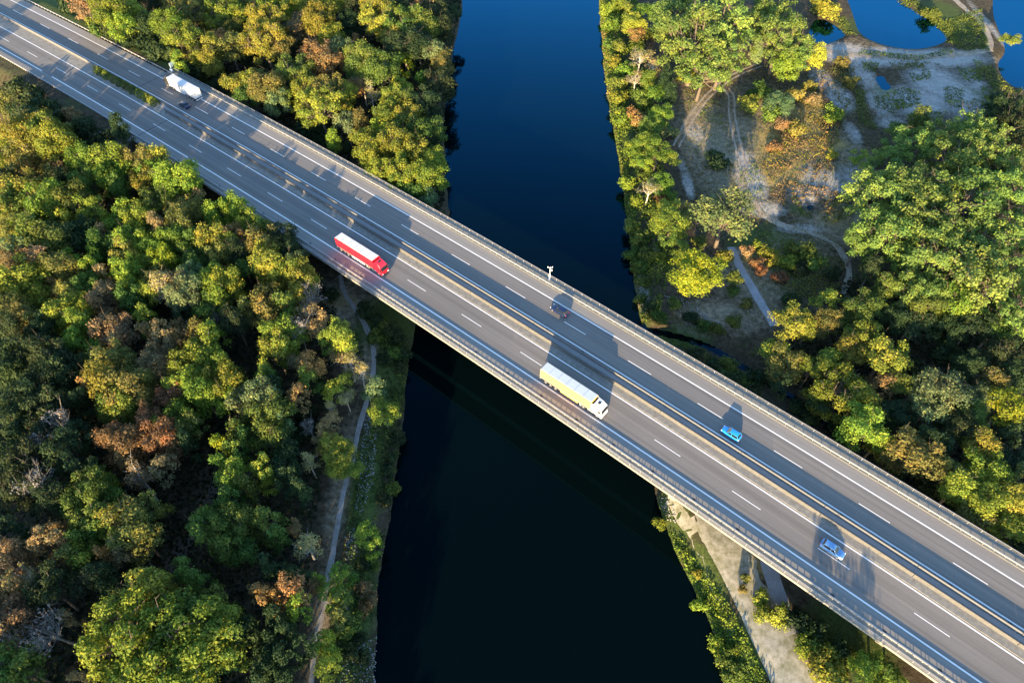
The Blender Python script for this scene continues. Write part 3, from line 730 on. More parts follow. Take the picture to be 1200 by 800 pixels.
def crown_pts(rng, R, H, nl, kind, dens, leaf):
    """lobed crown: base at z=0, about H high and R wide"""
    Cs = []; Rs = []
    for k in range(nl):
        u = rng.uniform(0, 1); th = 2*pi*(k*.618 + rng.uniform(-.12, .12))
        if kind == 'round': z = .14 + .74*u; rr = math.sqrt(max(0, 1-((z-.42)/.62)**2))*rng.uniform(.30, .88); lr = rng.uniform(.20, .36)
        elif kind == 'spread': z = .40 + .42*u; rr = (1-.55*max(0, z-.5))*rng.uniform(.25, .84); lr = rng.uniform(.15, .29)
        elif kind == 'clumpy': z = .16 + .68*u; rr = (1-.45*max(0, z-.45))*math.sqrt(rng.uniform(.04, 1))*.93; lr = rng.uniform(.13, .225)
        elif kind == 'tall': z = .08 + .84*u; rr = (1-.62*z)*rng.uniform(.2, .68); lr = rng.uniform(.18, .30)
        else: z = .22 + .52*u; rr = rng.uniform(.1, .72); lr = rng.uniform(.24, .42)
        Cs.append((R*rr*cos(th), R*rr*sin(th), H*z)); Rs.append(R*lr)
    Cs = np.array(Cs); Rs = np.array(Rs)
    P = []; NN = []; T = []
    for i in range(nl):
        n = int(dens*4*pi*Rs[i]**2/leaf**2)
        d = rng.normal(0, 1, (n, 3)); d /= np.linalg.norm(d, axis=1, keepdims=True)
        d[:, 2] = np.where(d[:, 2] < -.35, -d[:, 2], d[:, 2])
        lump = 1 + .16*np.sin(d[:, 0]*5+i)*np.cos(d[:, 1]*6+2*i) + .10*np.sin(d[:, 2]*9+i*3)
        rad = Rs[i]*lump*(1.08-.55*rng.random(n)**1.6)*rng.choice([1, 1, 1, 1.22], n)
        p = Cs[i] + d*rad[:, None]*np.array([1, 1, .86])
        keep = np.ones(n, bool)
        for j in range(nl):
            if j != i: keep &= np.linalg.norm((p-Cs[j])/np.array([1, 1, .86]), axis=1) > Rs[j]*.66
        p = p[keep]; d = d[keep]
        c = np.array([0, 0, H*.35]); o = p - c; o /= np.linalg.norm(o, axis=1, keepdims=True)
        P.append(p); NN.append(d*.75 + o*.35); T.append(np.full(len(p), rng.uniform(.82, 1.18))*rng.uniform(.78, 1.22, len(p)))
    return np.concatenate(P), np.concatenate(NN), np.concatenate(T), Cs

def limb_mesh(rng, H, R, z0, targets, r0, twigs=0):
    mb = MB(); top = z0 + (H)*.45
    lean = rng.uniform(-.25, .25, 2)*R*.3
    mb.tube([(0,0,-.6), (lean[0]*.3, lean[1]*.3, z0*.5), (lean[0]*.7, lean[1]*.7, z0), (lean[0], lean[1], top), (lean[0]*1.1, lean[1]*1.1, z0+H*.8)], [r0*1.25, r0, r0*.8, r0*.5, r0*.15], 7)
    for t in targets:
        t = Vector(t); f = rng.uniform(.35, .9); s = Vector((lean[0]*f, lean[1]*f, z0*.75 + (top-z0*.75)*f))
        m = s.lerp(t, .5) + Vector((rng.uniform(-.1, .1)*R, rng.uniform(-.1, .1)*R, -.06*H))
        mb.tube([s, m, t], [r0*.42, r0*.28, r0*.08], 5)
        for q in range(twigs):
            a = m.lerp(t, rng.uniform(0, .9)); e = a + Vector((rng.normal(0, .22)*R, rng.normal(0, .22)*R, abs(rng.normal(.14, .12))*H))
            mb.tube([a, a.lerp(e, .5)+Vector((0,0,.02*H)), e], [r0*.16, r0*.10, r0*.04], 4)
            for q2 in range(2):
                b_ = a.lerp(e, rng.uniform(.3, .9)); e2 = b_ + Vector((rng.normal(0, .12)*R, rng.normal(0, .12)*R, abs(rng.normal(.08, .08))*H))
                mb.tube([b_, e2], [r0*.08, r0*.03], 3)
    return mb
PROTO = {}
def make_proto(key, seed, kind, R, H, z0, nl, leaf, dens, r0, white=False, twigs=0, keep=1.):
    rng = np.random.default_rng(seed)
    P, Nn, T, Cs = crown_pts(rng, R, H, nl, kind, dens, leaf)
    if keep < 1:
        k = rng.random(len(P)) < keep; P, Nn, T = P[k], Nn[k], T[k]
    V, F, T4 = leaf_quads(rng, P, Nn, leaf, T)
    V[:, 2] += z0
    me = new_mesh('crown', V, F, T4); me.materials.append(LEAF['G'])
    tm = limb_mesh(rng, H, R, z0, [(c[0], c[1], c[2]+z0) for c in Cs], r0, twigs)
    o = tm.build('trunk', BARK_G if key == 'bare' else BARK_W if white else BARK); tme = o.data; bpy.data.objects.remove(o)
    PROTO.setdefault(key, []).append((me, tme, R, z0+H))
#            key     seed kind    R   H  z0  nl leaf dens
for k in range(5): make_proto('s', 11+k, ['round','tall','round','dome','tall'][k], 3, 6.6, 2.6, 16, .31, 1.1, .22, twigs=1)
for k in range(6): make_proto('m', 21+k, ['round','spread','round','tall','spread','round'][k], 5, 9.4, 3.8, 30, .345, 1.05, .32, twigs=1)
for k in range(4): make_proto('l', 31+k, ['clumpy','spread','clumpy','clumpy'][k], 8.5, 12.0, 5.0, 56, .42, 1.15, .5, twigs=1)
for k in range(4): make_proto('poplar', 81+k, 'clumpy', 7.5, 11.0, 5.0, 46, .42, 1.2, .42, twigs=1)
for k in range(3): make_proto('birch', 41+k, ['tall','spread','tall'][k], 3.6, 8.5, 4.5, 14, .30, .62, .19, True, 3)
for k in range(3): make_proto('bare', 51+k, 'spread', 4, 8.0, 4.0, 13, .34, .20, .22, True, 7)
for k in range(3): make_proto('spread', 61+k, 'spread', 6, 7.5, 4.0, 34, .36, .75, .3, False, 2)
def bush_proto(seed, R, H, leaf, dens, nl):
    rng = np.random.default_rng(seed); P, Nn, T, Cs = crown_pts(rng, R, H, nl, 'dome', dens, leaf)
    V, F, T4 = leaf_quads(rng, P, Nn, leaf, T); V[:, 2] -= H*.12
    me = new_mesh('bush', V, F, T4); me.materials.append(LEAF['G']); PROTO.setdefault('bush', []).append((me, None, R, H))
for k in range(4): bush_proto(71+k, 2.4, 2.6, .32, 1.4, 13)

COLW = {'G':'mid-green','L':'lime-green','Y':'yellow-green','O':'olive-brown','R':'rust-orange','B':'tan','P':'grey-green','D':'dark green','S':'leafless grey','X':'pale yellow','W':'soft light-green','Q':'pale spreading','K':'golden-yellow'}
# crowns read off the photograph, stand by stand: x, y, radius (quarter pixels of a tile), foliage colour; lower case = bush
TDATA = [
('wood', (0,0), "60,400,60,d 120,450,65,d 200,500,60,d 60,520,60,O 130,560,70,D 170,640,90,Y 60,640,70,Y 270,690,80,L 30,740,60,Y 110,740,70,O 240,640,60,Y 310,640,60,g 400,690,55,d 470,640,55,d 500,740,80,L 380,770,70,L 600,760,60,O 680,780,60,O 750,760,60,Y 330,530,40,b 180,400,25,r 560,600,50,D 250,540,50,d 400,600,60,d"),
('top', (0,0), "400,20,60,B 420,75,45,b 510,50,80,L 560,110,50,L 640,80,60,L 620,10,50,G 720,40,80,D 700,120,50,D 740,250,50,d 640,180,50,d 690,215,45,d 820,285,40,L 800,130,70,L 860,180,70,Y 940,230,70,Y 990,290,60,Y 880,60,80,O 800,20,60,G 1040,60,80,L 1140,90,60,L 1090,130,60,G 1040,200,50,R 960,20,60,O 1130,20,60,O 1180,180,40,G 1100,390,60,Y 1170,410,60,Y 1150,460,50,G 1080,220,60,O 900,330,60,d 1000,400,60,d 330,20,50,d 520,150,40,d 580,190,40,d 450,105,40,g 470,140,40,g 800,260,40,g"),
('top', (300,0), "60,90,80,Y 40,190,90,Y 130,230,60,O 200,120,60,B 290,90,90,Y 100,20,70,L 170,20,60,Y 360,30,70,Y 360,180,60,L 330,140,40,L 400,240,70,P 470,200,30,R 440,110,50,D 450,50,60,D 290,260,70,R 330,310,70,R 170,340,80,G 240,430,70,Y 300,500,100,Y 340,430,80,O 60,420,80,O 20,380,50,O 100,480,50,P 160,390,40,G 150,470,40,Y 420,440,50,Y 500,290,90,G 580,330,90,G 470,340,50,G 470,400,40,R 540,430,50,X 500,390,45,X 590,90,90,Y 560,50,70,Y 650,40,60,D 700,110,90,G 780,120,80,G 740,40,70,D 830,140,50,G 700,220,90,D 640,170,50,O 760,200,60,D 700,300,40,K 790,30,60,B 820,250,60,P 850,60,60,D 880,150,60,D 870,300,60,O 915,60,50,D 850,400,70,D 780,370,40,L 680,420,50,Y 640,470,60,Y 700,470,60,G 780,470,70,D 820,520,60,D 430,590,60,P 360,660,50,L 480,570,60,O 510,640,70,L 540,720,70,L 620,540,70,Y 720,540,70,Y 700,600,70,G 650,680,80,Y 750,700,80,Y 800,620,70,G 840,650,50,D 855,740,25,Y 820,760,60,L 680,770,60,L 590,600,50,L 250,620,70,d 330,650,50,d 420,690,40,d"),
('top', (300,200), "590,10,60,L 680,30,70,L 780,40,75,L 830,30,60,L 740,90,50,G 660,75,50,G 810,125,45,P 700,130,40,d"),
('wood', (300,200), "20,290,60,G 80,270,50,G 40,340,80,O 120,320,70,D 170,370,60,D 215,440,60,D 60,440,80,Y 140,480,70,Y 30,400,60,Y 205,520,70,Y 235,500,50,L 200,590,60,Y 80,600,80,O 30,650,70,O 140,640,70,G 255,600,55,S 245,670,60,B 290,720,55,B 120,770,80,L 60,700,60,O 200,760,60,S 400,770,70,Y 340,790,50,Y 360,580,40,d"),
('bank', (300,200), "560,630,50,d 640,660,55,d 690,710,45,d 600,720,50,g 560,780,50,g 660,770,45,d 710,760,35,d"),
('wood', (0,200), "100,90,80,Y 60,170,70,G 20,220,50,O 40,60,60,D 220,70,40,R 230,160,80,L 180,200,50,L 260,230,50,Y 350,160,70,G 340,240,50,Y 440,210,60,L 400,40,60,G 290,40,60,D 500,50,50,L 560,20,50,L 560,90,50,G 660,60,60,Y 700,20,50,L 760,60,60,L 830,50,90,L 880,60,60,Y 740,170,60,G 650,230,70,L 600,190,50,L 540,240,50,L 860,180,70,O 940,160,50,R 900,210,60,O 1000,220,60,L 1060,200,50,L 1120,170,60,L 1160,240,60,Y 170,290,80,G 120,260,50,L 60,290,50,O 250,340,80,G 320,330,70,D 90,390,60,P 400,300,60,D 480,300,40,B 460,350,60,G 550,340,50,G 640,310,70,L 620,360,50,L 750,270,60,B 700,240,50,O 860,270,70,O 830,330,70,L 760,360,60,L 720,390,50,L 890,350,60,G 930,410,70,G 1000,340,70,Y 1060,330,60,Y 1110,310,60,R 1030,400,60,O 1120,390,70,D 1180,440,60,G 70,440,60,R 160,410,50,R 220,450,70,B 110,500,90,L 60,560,80,Y 160,560,70,L 300,460,70,O 350,440,50,L 430,420,50,L 440,480,50,L 430,540,60,G 490,500,50,B 540,550,40,R 340,560,60,O 270,560,40,R 300,640,70,Y 270,700,60,Y 380,640,60,Y 380,740,70,L 480,600,70,B 580,400,60,O 600,470,60,L 610,540,60,L 620,600,60,G 690,420,50,Y 770,430,60,K 850,450,30,L 740,490,70,O 720,560,60,Y 780,570,80,X 840,540,60,B 870,600,80,P 910,510,60,P 1000,520,80,L 1080,540,70,L 1040,600,80,L 970,640,60,G 1000,690,40,S 860,660,50,D 540,750,90,B 680,700,50,Y 700,770,60,R 780,770,60,B 870,750,50,R 940,770,70,O 990,780,60,L 1100,700,70,D 1160,660,60,O 60,650,70,O 130,690,70,O 200,740,60,D 60,740,70,D"),
('wood', (0,400), "420,40,60,L 350,10,60,L 560,30,60,B 460,90,50,D 540,110,70,O 520,200,100,Y 600,230,95,O 660,170,60,O 550,300,80,Y 430,215,40,R 740,90,70,B 780,30,60,B 850,10,50,R 960,40,80,L 890,110,80,L 860,190,80,L 1010,120,80,L 1050,180,80,L 950,230,80,L 1040,260,60,L 790,265,70,R 840,360,70,L 780,400,50,G 900,400,50,O 710,390,70,R 530,430,70,R 600,480,85,R 590,540,60,R 760,470,80,R 820,450,60,O 640,640,70,B 760,590,60,B 880,480,60,D 1130,290,70,P 1170,340,70,G 1120,400,70,G 1160,460,60,G 1030,490,50,K 1040,580,60,L 1100,540,60,G 1100,620,80,L 1080,760,60,G 1160,690,70,G 440,700,70,G 380,750,70,G 490,680,50,L 520,760,60,G 640,780,70,O 720,770,50,O 80,170,50,D 60,60,60,D 160,60,70,D 270,80,70,D 30,140,60,D 200,200,80,D 300,180,80,D 120,280,80,D 230,300,80,D 390,270,50,D 300,390,60,S 200,400,80,D 60,380,80,D 310,530,75,D 380,610,60,D 220,480,60,S 140,560,70,D 60,520,60,D 180,660,90,S 80,680,70,D 450,610,50,D 100,450,60,D 400,440,60,D 340,130,70,D 250,720,70,D"),  # shaded crowns at the left given D, their shade painted as leaf colour
('wood', (0,600), "420,30,75,G 470,75,60,G 390,120,50,G 560,30,70,Y 600,90,90,O 660,120,70,O 540,120,50,Y 340,210,60,O 390,200,60,Y 400,300,70,D 480,290,80,D 530,350,50,D 510,200,40,R 600,220,50,B 290,140,60,B 200,140,60,B 70,100,60,D 270,90,50,R 30,220,70,B 130,290,60,X 50,370,60,R 30,430,50,R 60,480,80,B 40,560,70,B 230,370,80,D 220,540,95,S 330,500,40,B 30,720,70,G 100,740,70,G 380,780,40,B 720,350,110,Y 600,390,40,O 590,570,160,L 800,620,170,L 1020,570,120,Y 690,720,130,L 870,740,120,L 880,510,120,G 1020,420,70,G 1150,560,60,D 1090,690,60,G 870,280,60,G 920,340,60,G 1000,60,80,G 1060,130,80,G 1110,60,80,G 960,30,50,Y 1140,170,60,G 1190,380,30,R 1010,690,60,G"),
('wood', (300,400), "90,40,70,Y 140,40,60,Y 40,140,40,Y 50,180,50,G 250,110,60,R 190,100,40,B 250,180,50,G 190,260,60,R 100,220,60,D 40,270,80,P 60,350,90,G 130,370,60,P 70,440,80,G 140,500,60,D 30,590,60,Y 60,640,50,Y 220,700,60,D 300,200,40,d 240,330,50,d 200,440,50,d 130,600,60,D 160,660,60,D"),
('bank', (300,400), "245,400,45,S 350,310,38,X 340,380,55,B 330,430,55,B 310,480,45,B 400,55,70,X 440,110,65,X 490,150,65,X 395,200,55,Y 370,235,55,Y 420,260,50,X 550,220,60,P 600,330,75,L 370,480,70,Y 395,545,75,Y 375,600,50,Y 455,600,45,Y 250,570,65,X 660,450,45,d 640,540,40,d 640,690,40,g 650,330,30,d 620,600,40,d 600,740,40,d 680,130,40,d 690,60,45,d 640,60,40,g 600,80,40,d"),
('wood', (300,600), "40,60,70,G 100,110,60,G 30,380,70,R 80,420,60,R 190,360,75,R 190,440,60,L 210,300,50,D 120,300,60,D 60,250,60,D 90,500,60,D 150,560,60,D 60,640,60,D 150,680,60,D 100,760,60,D 40,740,60,D 230,640,50,D"),
('bank', (300,600), "180,70,35,B 235,155,85,X 290,330,45,L 350,400,60,L 400,300,60,L 400,410,70,G 380,500,55,O 520,100,55,L 550,150,55,L 500,360,45,b 505,450,45,r 540,400,35,b 310,620,60,L 330,720,60,Y 480,590,40,d 500,680,40,d 450,500,50,g 500,240,40,d 550,240,35,g 420,560,40,g 440,660,45,d"),
('strip', (600,0), "450,50,40,l 460,120,40,l 490,20,45,l 470,210,45,g 500,220,35,g 570,110,55,Y 580,155,38,R 600,270,65,X 660,320,50,X 540,320,50,l 500,385,50,g 580,370,45,X 480,280,40,y 640,370,55,Y 690,440,55,L 600,440,50,g 500,460,50,l 520,540,55,l 560,530,40,r 605,560,45,r 700,540,55,L 650,590,50,G 740,610,45,p 640,670,65,L 680,720,65,L 750,740,45,Y 570,690,50,l 600,760,55,L 620,60,50,L 650,150,40,g 540,30,40,g 620,480,40,g"),
('poplar', (600,0), "780,70,120,W 870,180,170,W 990,110,150,W 990,260,110,W 900,320,105,W 730,150,70,G 1060,90,60,G 1150,120,80,W 1150,250,50,P 1160,420,60,g 1110,490,60,g 820,355,50,Y 720,380,55,D 740,440,50,D 960,740,65,d 1170,30,60,G"),
('poplar', (900,0), "60,180,110,W 40,70,90,W 130,240,80,W 90,310,60,L 235,265,60,Y"),
('sand', (900,0), "290,40,55,y 250,25,45,y 60,480,60,P 10,540,50,g 310,530,50,l 350,290,35,o 200,400,34,o 210,470,34,b 60,590,40,b 130,610,45,o 40,680,40,r 300,720,30,y 430,740,45,L 390,380,35,o 620,620,55,G 1130,190,38,Y 770,60,35,g 120,440,45,o"),
('poplar', (900,0), "700,560,70,G 650,680,85,W 780,630,90,W 950,610,85,W 1040,670,85,W 860,740,110,W 1000,730,95,W 1130,760,95,W 560,760,75,W 1150,490,80,D 1170,580,80,D 1080,560,60,D 1190,660,70,D"),
('poplar', (900,200), "520,100,130,W 700,90,140,W 560,280,135,W 760,240,150,W 950,150,150,W 1000,330,150,W 1150,120,110,W 780,420,150,W 960,520,150,W 1130,450,120,W 1150,650,120,W 700,560,95,W 1180,300,100,W 430,330,75,W 640,400,80,W 860,620,90,L 740,650,80,G"),
('right', (900,200), "480,470,70,D 560,560,75,G 450,640,80,G 690,700,80,D 270,600,55,Y 110,720,85,Y 190,740,65,L 280,700,65,O 450,770,75,Y 110,600,40,d 600,690,60,D 960,720,80,D 1060,740,70,G 850,740,60,D 300,480,40,d"),
('sand', (900,200), "30,410,45,y 100,430,50,l 170,380,60,g 220,430,50,g 60,500,40,r 110,360,40,g 150,460,45,d 20,380,30,y"),
('strip', (600,200), "540,70,45,l 580,145,38,l 640,90,60,X 700,60,55,L 700,135,40,r 735,170,55,Y 560,270,45,g 600,320,50,g 630,400,50,g 610,450,40,g 750,240,75,L 740,310,55,G 795,360,55,Y 690,400,38,y 860,480,128,K 820,200,55,O 1000,220,165,Q 1000,400,45,y 1040,510,45,g 1150,345,30,l 1180,380,38,y 560,390,40,g 580,440,35,g 620,520,40,g 600,600,35,g 640,640,40,d 690,680,45,g 740,130,40,g 650,180,35,g 880,330,40,g 1040,560,35,g"),
('sand', (600,200), "1150,430,35,r 1100,380,35,b 1170,470,30,r 760,620,35,g 840,690,40,d 900,720,40,g 1040,700,40,g 960,740,40,g 1100,620,35,o"),
('right', (600,400), "860,60,50,d 940,110,50,d 1040,180,55,d 1120,240,60,d 1020,100,45,g 960,170,40,d 1150,170,50,d 1180,300,55,d"),
('right', (900,400), "70,90,80,O 30,40,60,Y 200,130,65,Y 290,90,60,Y 330,230,120,L 420,270,105,L 540,190,60,R 620,200,65,G 400,30,75,Y 540,70,95,Y 600,60,60,Y 800,240,105,P 750,310,75,P 720,250,35,R 440,420,105,L 510,470,70,L 680,520,108,O 1060,190,75,O 980,260,65,P 1110,310,78,K 970,340,65,G 990,490,90,Y 860,600,75,O 880,690,85,L 1020,600,80,L 1000,750,85,L 1150,740,75,Y 1160,620,60,O 1130,550,60,D 1150,400,60,D 150,310,55,d 190,360,45,d 60,200,50,D 900,390,65,D 1150,160,60,D 1080,50,75,D 700,130,50,d 830,60,60,d 940,110,60,D 760,450,60,D 820,480,60,D 620,340,60,D 560,330,55,D 240,300,50,D 330,400,50,d 600,640,50,d 750,680,55,d"),
('right', (900,600), "980,20,65,O 1100,90,65,L 1180,80,65,L 900,10,50,d 1150,160,50,d"),
('under', (900,600), "60,480,50,y 150,520,65,d 200,480,50,d 170,640,55,l 250,690,75,y 300,730,80,y 260,650,60,y 180,600,55,g 500,640,60,L 540,720,70,L 620,770,65,L 460,750,55,L 440,590,45,g 160,430,50,d 700,790,55,G 220,560,50,d 330,640,50,d 420,540,35,g 580,690,55,G"),
('under', (600,600), "700,40,35,l    880,430,42,l  960,620,45,l 1000,690,48,g 1030,760,50,g  1170,400,45,y 1180,470,50,y 1060,740,40,g 1040,640,32,l 870,290,26,y 1080,360,24,o 1100,300,24,o"),
]

TREES = []   # dicts
def tree_entry(px, py, r, code, region):
    bush = code.islower(); T = code.upper()
    z = GZ + (1.0 if bush else 9.0)
    for it_ in range(14):
        x, y = back(px, py, z); z0_ = z
        dist = math.sqrt(x*x + y*y + (CAM_H-z)**2); Rm = r*dist/800*1.06
        g = gh(x, y)
        if bush: Ht = Rm*1.15; z = max(g, 0) + Ht*.5
        else:
            low, k_ = HREG.get(region, (8, 1.1)); Ht = low + k_*Rm
            if T in 'SB' and r < 14: Ht *= .96
            z = max(g, 0) + Ht*.68
        z = z0_*.5 + z*.5
    return dict(px=px, py=py, r=r, T=T, bush=bush, x=x, y=y, R=Rm, H=Ht, g=g, reg=region)
# crown height = low + k * crown radius, by stand
HREG = {'wood': (11.3, 1.15), 'top': (8.5, 1.1), 'bank': (5.5, 1.2), 'strip': (4.0, 1.15), 'poplar': (7.0, 1.35), 'right': (6.5, 1.1), 'under': (4.0, 1.0), 'sand': (3.0, 1.2)}
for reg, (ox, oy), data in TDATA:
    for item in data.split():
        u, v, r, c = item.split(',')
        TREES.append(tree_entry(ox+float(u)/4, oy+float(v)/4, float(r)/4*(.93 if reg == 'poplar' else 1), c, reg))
# keep neighbours of one kind from swallowing each other, and everything off the deck and the water
kept = []
for t in sorted(TREES, key=lambda t: (-t['r'])):
    s, o = world_so(t['x'], t['y'])
    if t['bush'] and -12.5 < o < 0 and s < -135: continue
    if -8.6-t['R']*.55 < o < 23+t['R']*.5 and s > -175:
        if o < 7: d_ = (-8.6-t['R']*.6) - o
        else: d_ = (23+t['R']*.55) - o
        t['x'] += NX*d_; t['y'] += NY*d_; t['g'] = gh(t['x'], t['y'])
    if t['g'] < .05:
        if t['bush']: t['g'] = .1
        else:
            t['x'] += (-1.5 if t['x'] < float(xl(np.array(t['y']))) + 8 else 1.5); t['g'] = max(.1, gh(t['x'], t['y']))
    if any(math.hypot(t['px']-q['px'], t['py']-q['py']) < .52*min(t['r'], q['r'])+2 and t['bush'] == q['bush'] for q in kept): continue
    kept.append(t)
TREES = kept
n_t = sum(not t['bush'] for t in TREES)

# ---- labels: each must hold for one plant only
def size_word(t):
    R = t['R']
    if t['bush']: return 'low' if R < 1.9 else ('broad' if R > 3.2 else 'rounded')
    return 'slim' if R < 2.9 else 'small' if R < 3.7 else 'medium' if R < 4.8 else 'large' if R < 7 else 'huge'
REGW = {'wood':'in the wood left of the river', 'top':'in the strip above the motorway', 'bank':'beside the left footpath', 'strip':'on the right riverbank', 'poplar':'in the tall right-edge stand', 'right':'in the right wood below', 'under':'by the bridge, bottom right', 'sand':'on the sandy ground upper right'}
REGW['wood'] = 'in the lower-left wood'; REGW['top'] = 'in the upper-left wood'; REGW['right'] = 'in the right-hand wood'
for t in TREES:
    t['noun'] = 'bush' if t['bush'] else ('birch' if t['T'] == 'X' else 'tree')
    t['col'] = COLW[t['T']]
    t['look'] = f"{size_word(t)} {t['col']} {t['noun']}"
    t['nb'] = []
for t in TREES:
    L = []
    for q in TREES:
        if q is t: continue
        dx, dy = q['px']-t['px'], q['py']-t['py']; d = math.hypot(dx, dy)
        if d < 1.5*(t['r']+q['r'])+4:
            dirn = ('left of' if dx > 0 else 'right of') if abs(dx) > abs(dy) else ('above' if dy > 0 else 'below')
            L.append((d, dirn, f"{q['col']} {q['noun']}", f"{size_word(q)} {q['col']} {q['noun']}"))
    L.sort(); t['nb'] = L
    t['rel'] = {(a, b) for _, a, b, c in L} | {(a, c) for _, a, b, c in L}
def art(s): return ('an ' if s[0] in 'aeiou' else 'a ') + s
used = set()
byreg = {}
def zone(t):
    """where in its stand a plant stands, in words"""
    x, y, r = t['px'], t['py'], t['reg']
    third = lambda v, a, b, n: n[0] if v < a else n[1] if v < b else n[2]
    if r == 'wood':
        s, o = world_so(t['x'], t['y'])
        if o > -24: return 'along the near side of the motorway'
        v = third(y, 330, 540, ('upper', 'middle', 'lower')); h = third(x, 110, 230, ('left', 'centre', 'right'))
        return f'at the {v} {h} of the left wood'
    if r == 'top': return f"at the {third(x, 250, 420, ('left', 'centre', 'right'))} of the upper-left wood" if y < 120 else 'along the far side of the motorway, top left'
    if r == 'bank': return f"beside the {third(y, 440, 580, ('upper', 'middle', 'lower'))} left footpath"
    if r == 'strip': return f"on the right riverbank, {third(y, 130, 260, ('top', 'middle', 'bridge'))} end"
    if r == 'poplar': return 'at the top right beside the ponds' if y < 120 else f"in the {third(y, 240, 320, ('upper', 'middle', 'lower'))} right-edge stand"
    if r == 'right': return f"at the {third(x, 980, 1090, ('left', 'centre', 'right'))} of the right-hand wood"
    if r == 'under': return 'on the bottom-right riverbank' if x < 890 else 'below the bridge, bottom right'
    return 'on the sandy ground, ' + third(y, 100, 220, ('by the ponds', 'upper right', 'near the straight path'))
for t in TREES: t['zone'] = zone(t); byreg.setdefault((t['look'], t['zone']), []).append(t)
for (look, reg), grp in byreg.items():
    rw = reg
    for t in grp:
        cands = []
        if len(grp) == 1: cands.append(f"{look} {rw}")
        rels = []
        for _, a, b, c in t['nb'][:8]:
            for x_ in (b, c):
                if (a, x_) not in rels: rels.append((a, x_))
        for r1 in rels:
            if sum(r1 in q['rel'] for q in grp) == 1: cands.append(f"{look} {rw}, {r1[0]} {art(r1[1])}")
        for i, r1 in enumerate(rels):
            for r2 in rels[i+1:]:
                if r1[1] in r2[1] or r2[1] in r1[1]: continue
                if sum(r1 in q['rel'] and r2 in q['rel'] for q in grp) == 1:
                    cands.append(f"{look} {rw}, {r1[0]} {art(r1[1])}, {r2[0]} {art(r2[1])}")
        for wd, f in (('leftmost', lambda q: q['px']), ('rightmost', lambda q: -q['px']), ('topmost', lambda q: q['py']), ('lowest', lambda q: -q['py'])):
            if min(grp, key=f) is t: cands.append(f"{wd} {look} {rw}")
        fx, fy = round(t['px']/12), round(t['py']/8)
        cands.append(f"{look} {rw}, {min(100,max(0,fx))}% across and {min(100,max(0,fy))}% down")
        cands.append(f"{look} {rw}, {t['px']/12:.0f}% across, {t['py']/8:.0f}% down")
        cands.append(f"{look} about {t['px']/12:.0f}% across and {t['py']/8:.0f}% down the photo")
        cands.append(f"{look} about {t['px']/12:.1f}% across and {t['py']/8:.1f}% down the photo")
        for c in cands:
            if c not in used and len(c.split()) <= 16: t['label'] = c; break
        else: t['label'] = cands[-1]
        used.add(t['label'])

GRP = {'wood':'trees of the lower-left wood','top':'trees of the upper-left wood','bank':'plants beside the left footpath','strip':'plants on the right riverbank','poplar':'tall pale trees at the right edge','right':'trees of the right-hand wood','under':'plants by the bridge at bottom right','sand':'plants on the sandy ground'}
def place(t, i):
    rng = random.Random(i*31+5)
    T = t['T']
    if t['bush']:
        me, _, R, H = PROTO['bush'][rng.randrange(4)]
        o = bpy.data.objects.new('bush', me); C.objects.link(o)
        o.location = (t['x'], t['y'], max(t['g'], 0)); f = t['R']/R; o.scale = (f*rng.uniform(.9, 1.15), f*rng.uniform(.9, 1.15), t['H']/H*rng.uniform(.85, 1.25)); o.rotation_euler = (0, 0, rng.uniform(0, 6.28))
        o.material_slots[0].link = 'OBJECT'; o.material_slots[0].material = LEAF[T]
        tag(o, t['label'], 'bush', GRP[t['reg']].replace('trees', 'bushes').replace('plants', 'bushes')); return
    key = {'X':'birch','S':'bare'}.get(T) or ('s' if t['R'] < 3.7 else 'm' if t['R'] < 6.3 else 'l')
    if T == 'B' and rng.random() < .55: key = 'birch'
    if T == 'W': key = 'poplar'
    if (T == 'P' and key == 'm') or T == 'Q': key = 'spread'
    L = PROTO[key]; me, tme, R, H = L[rng.randrange(len(L))]
    nm = {'birch':'birch_tree','bare':'bare_tree'}.get(key, 'poplar_tree' if T == 'W' else 'broadleaf_tree')
    r = bpy.data.objects.new(nm, None); C.objects.link(r); r.empty_display_size = .5
    r.location = (t['x'], t['y'], max(t['g'], 0)); f = t['R']/R
    r.scale = (f*rng.uniform(.92, 1.14), f*rng.uniform(.92, 1.14), t['H']/H*rng.uniform(.94, 1.08)); r.rotation_euler = (rng.uniform(-.05, .05), rng.uniform(-.05, .05), rng.uniform(0, 6.28))
    c = bpy.data.objects.new('crown', me); C.objects.link(c); c.parent = r
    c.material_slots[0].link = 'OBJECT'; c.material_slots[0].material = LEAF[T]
    k = bpy.data.objects.new('trunk', tme); C.objects.link(k); k.parent = r
    tag(r, t['label'], 'tree', GRP[t['reg']])
bl = sorted([t for t in TREES if not t['bush'] and t['T'] not in 'XSW'], key=lambda t: -t['r'])
rest = bl[270:]
rest_ids = {id(t) for t in rest}
for i, t in enumerate(TREES):
    if id(t) not in rest_ids: place(t, i)
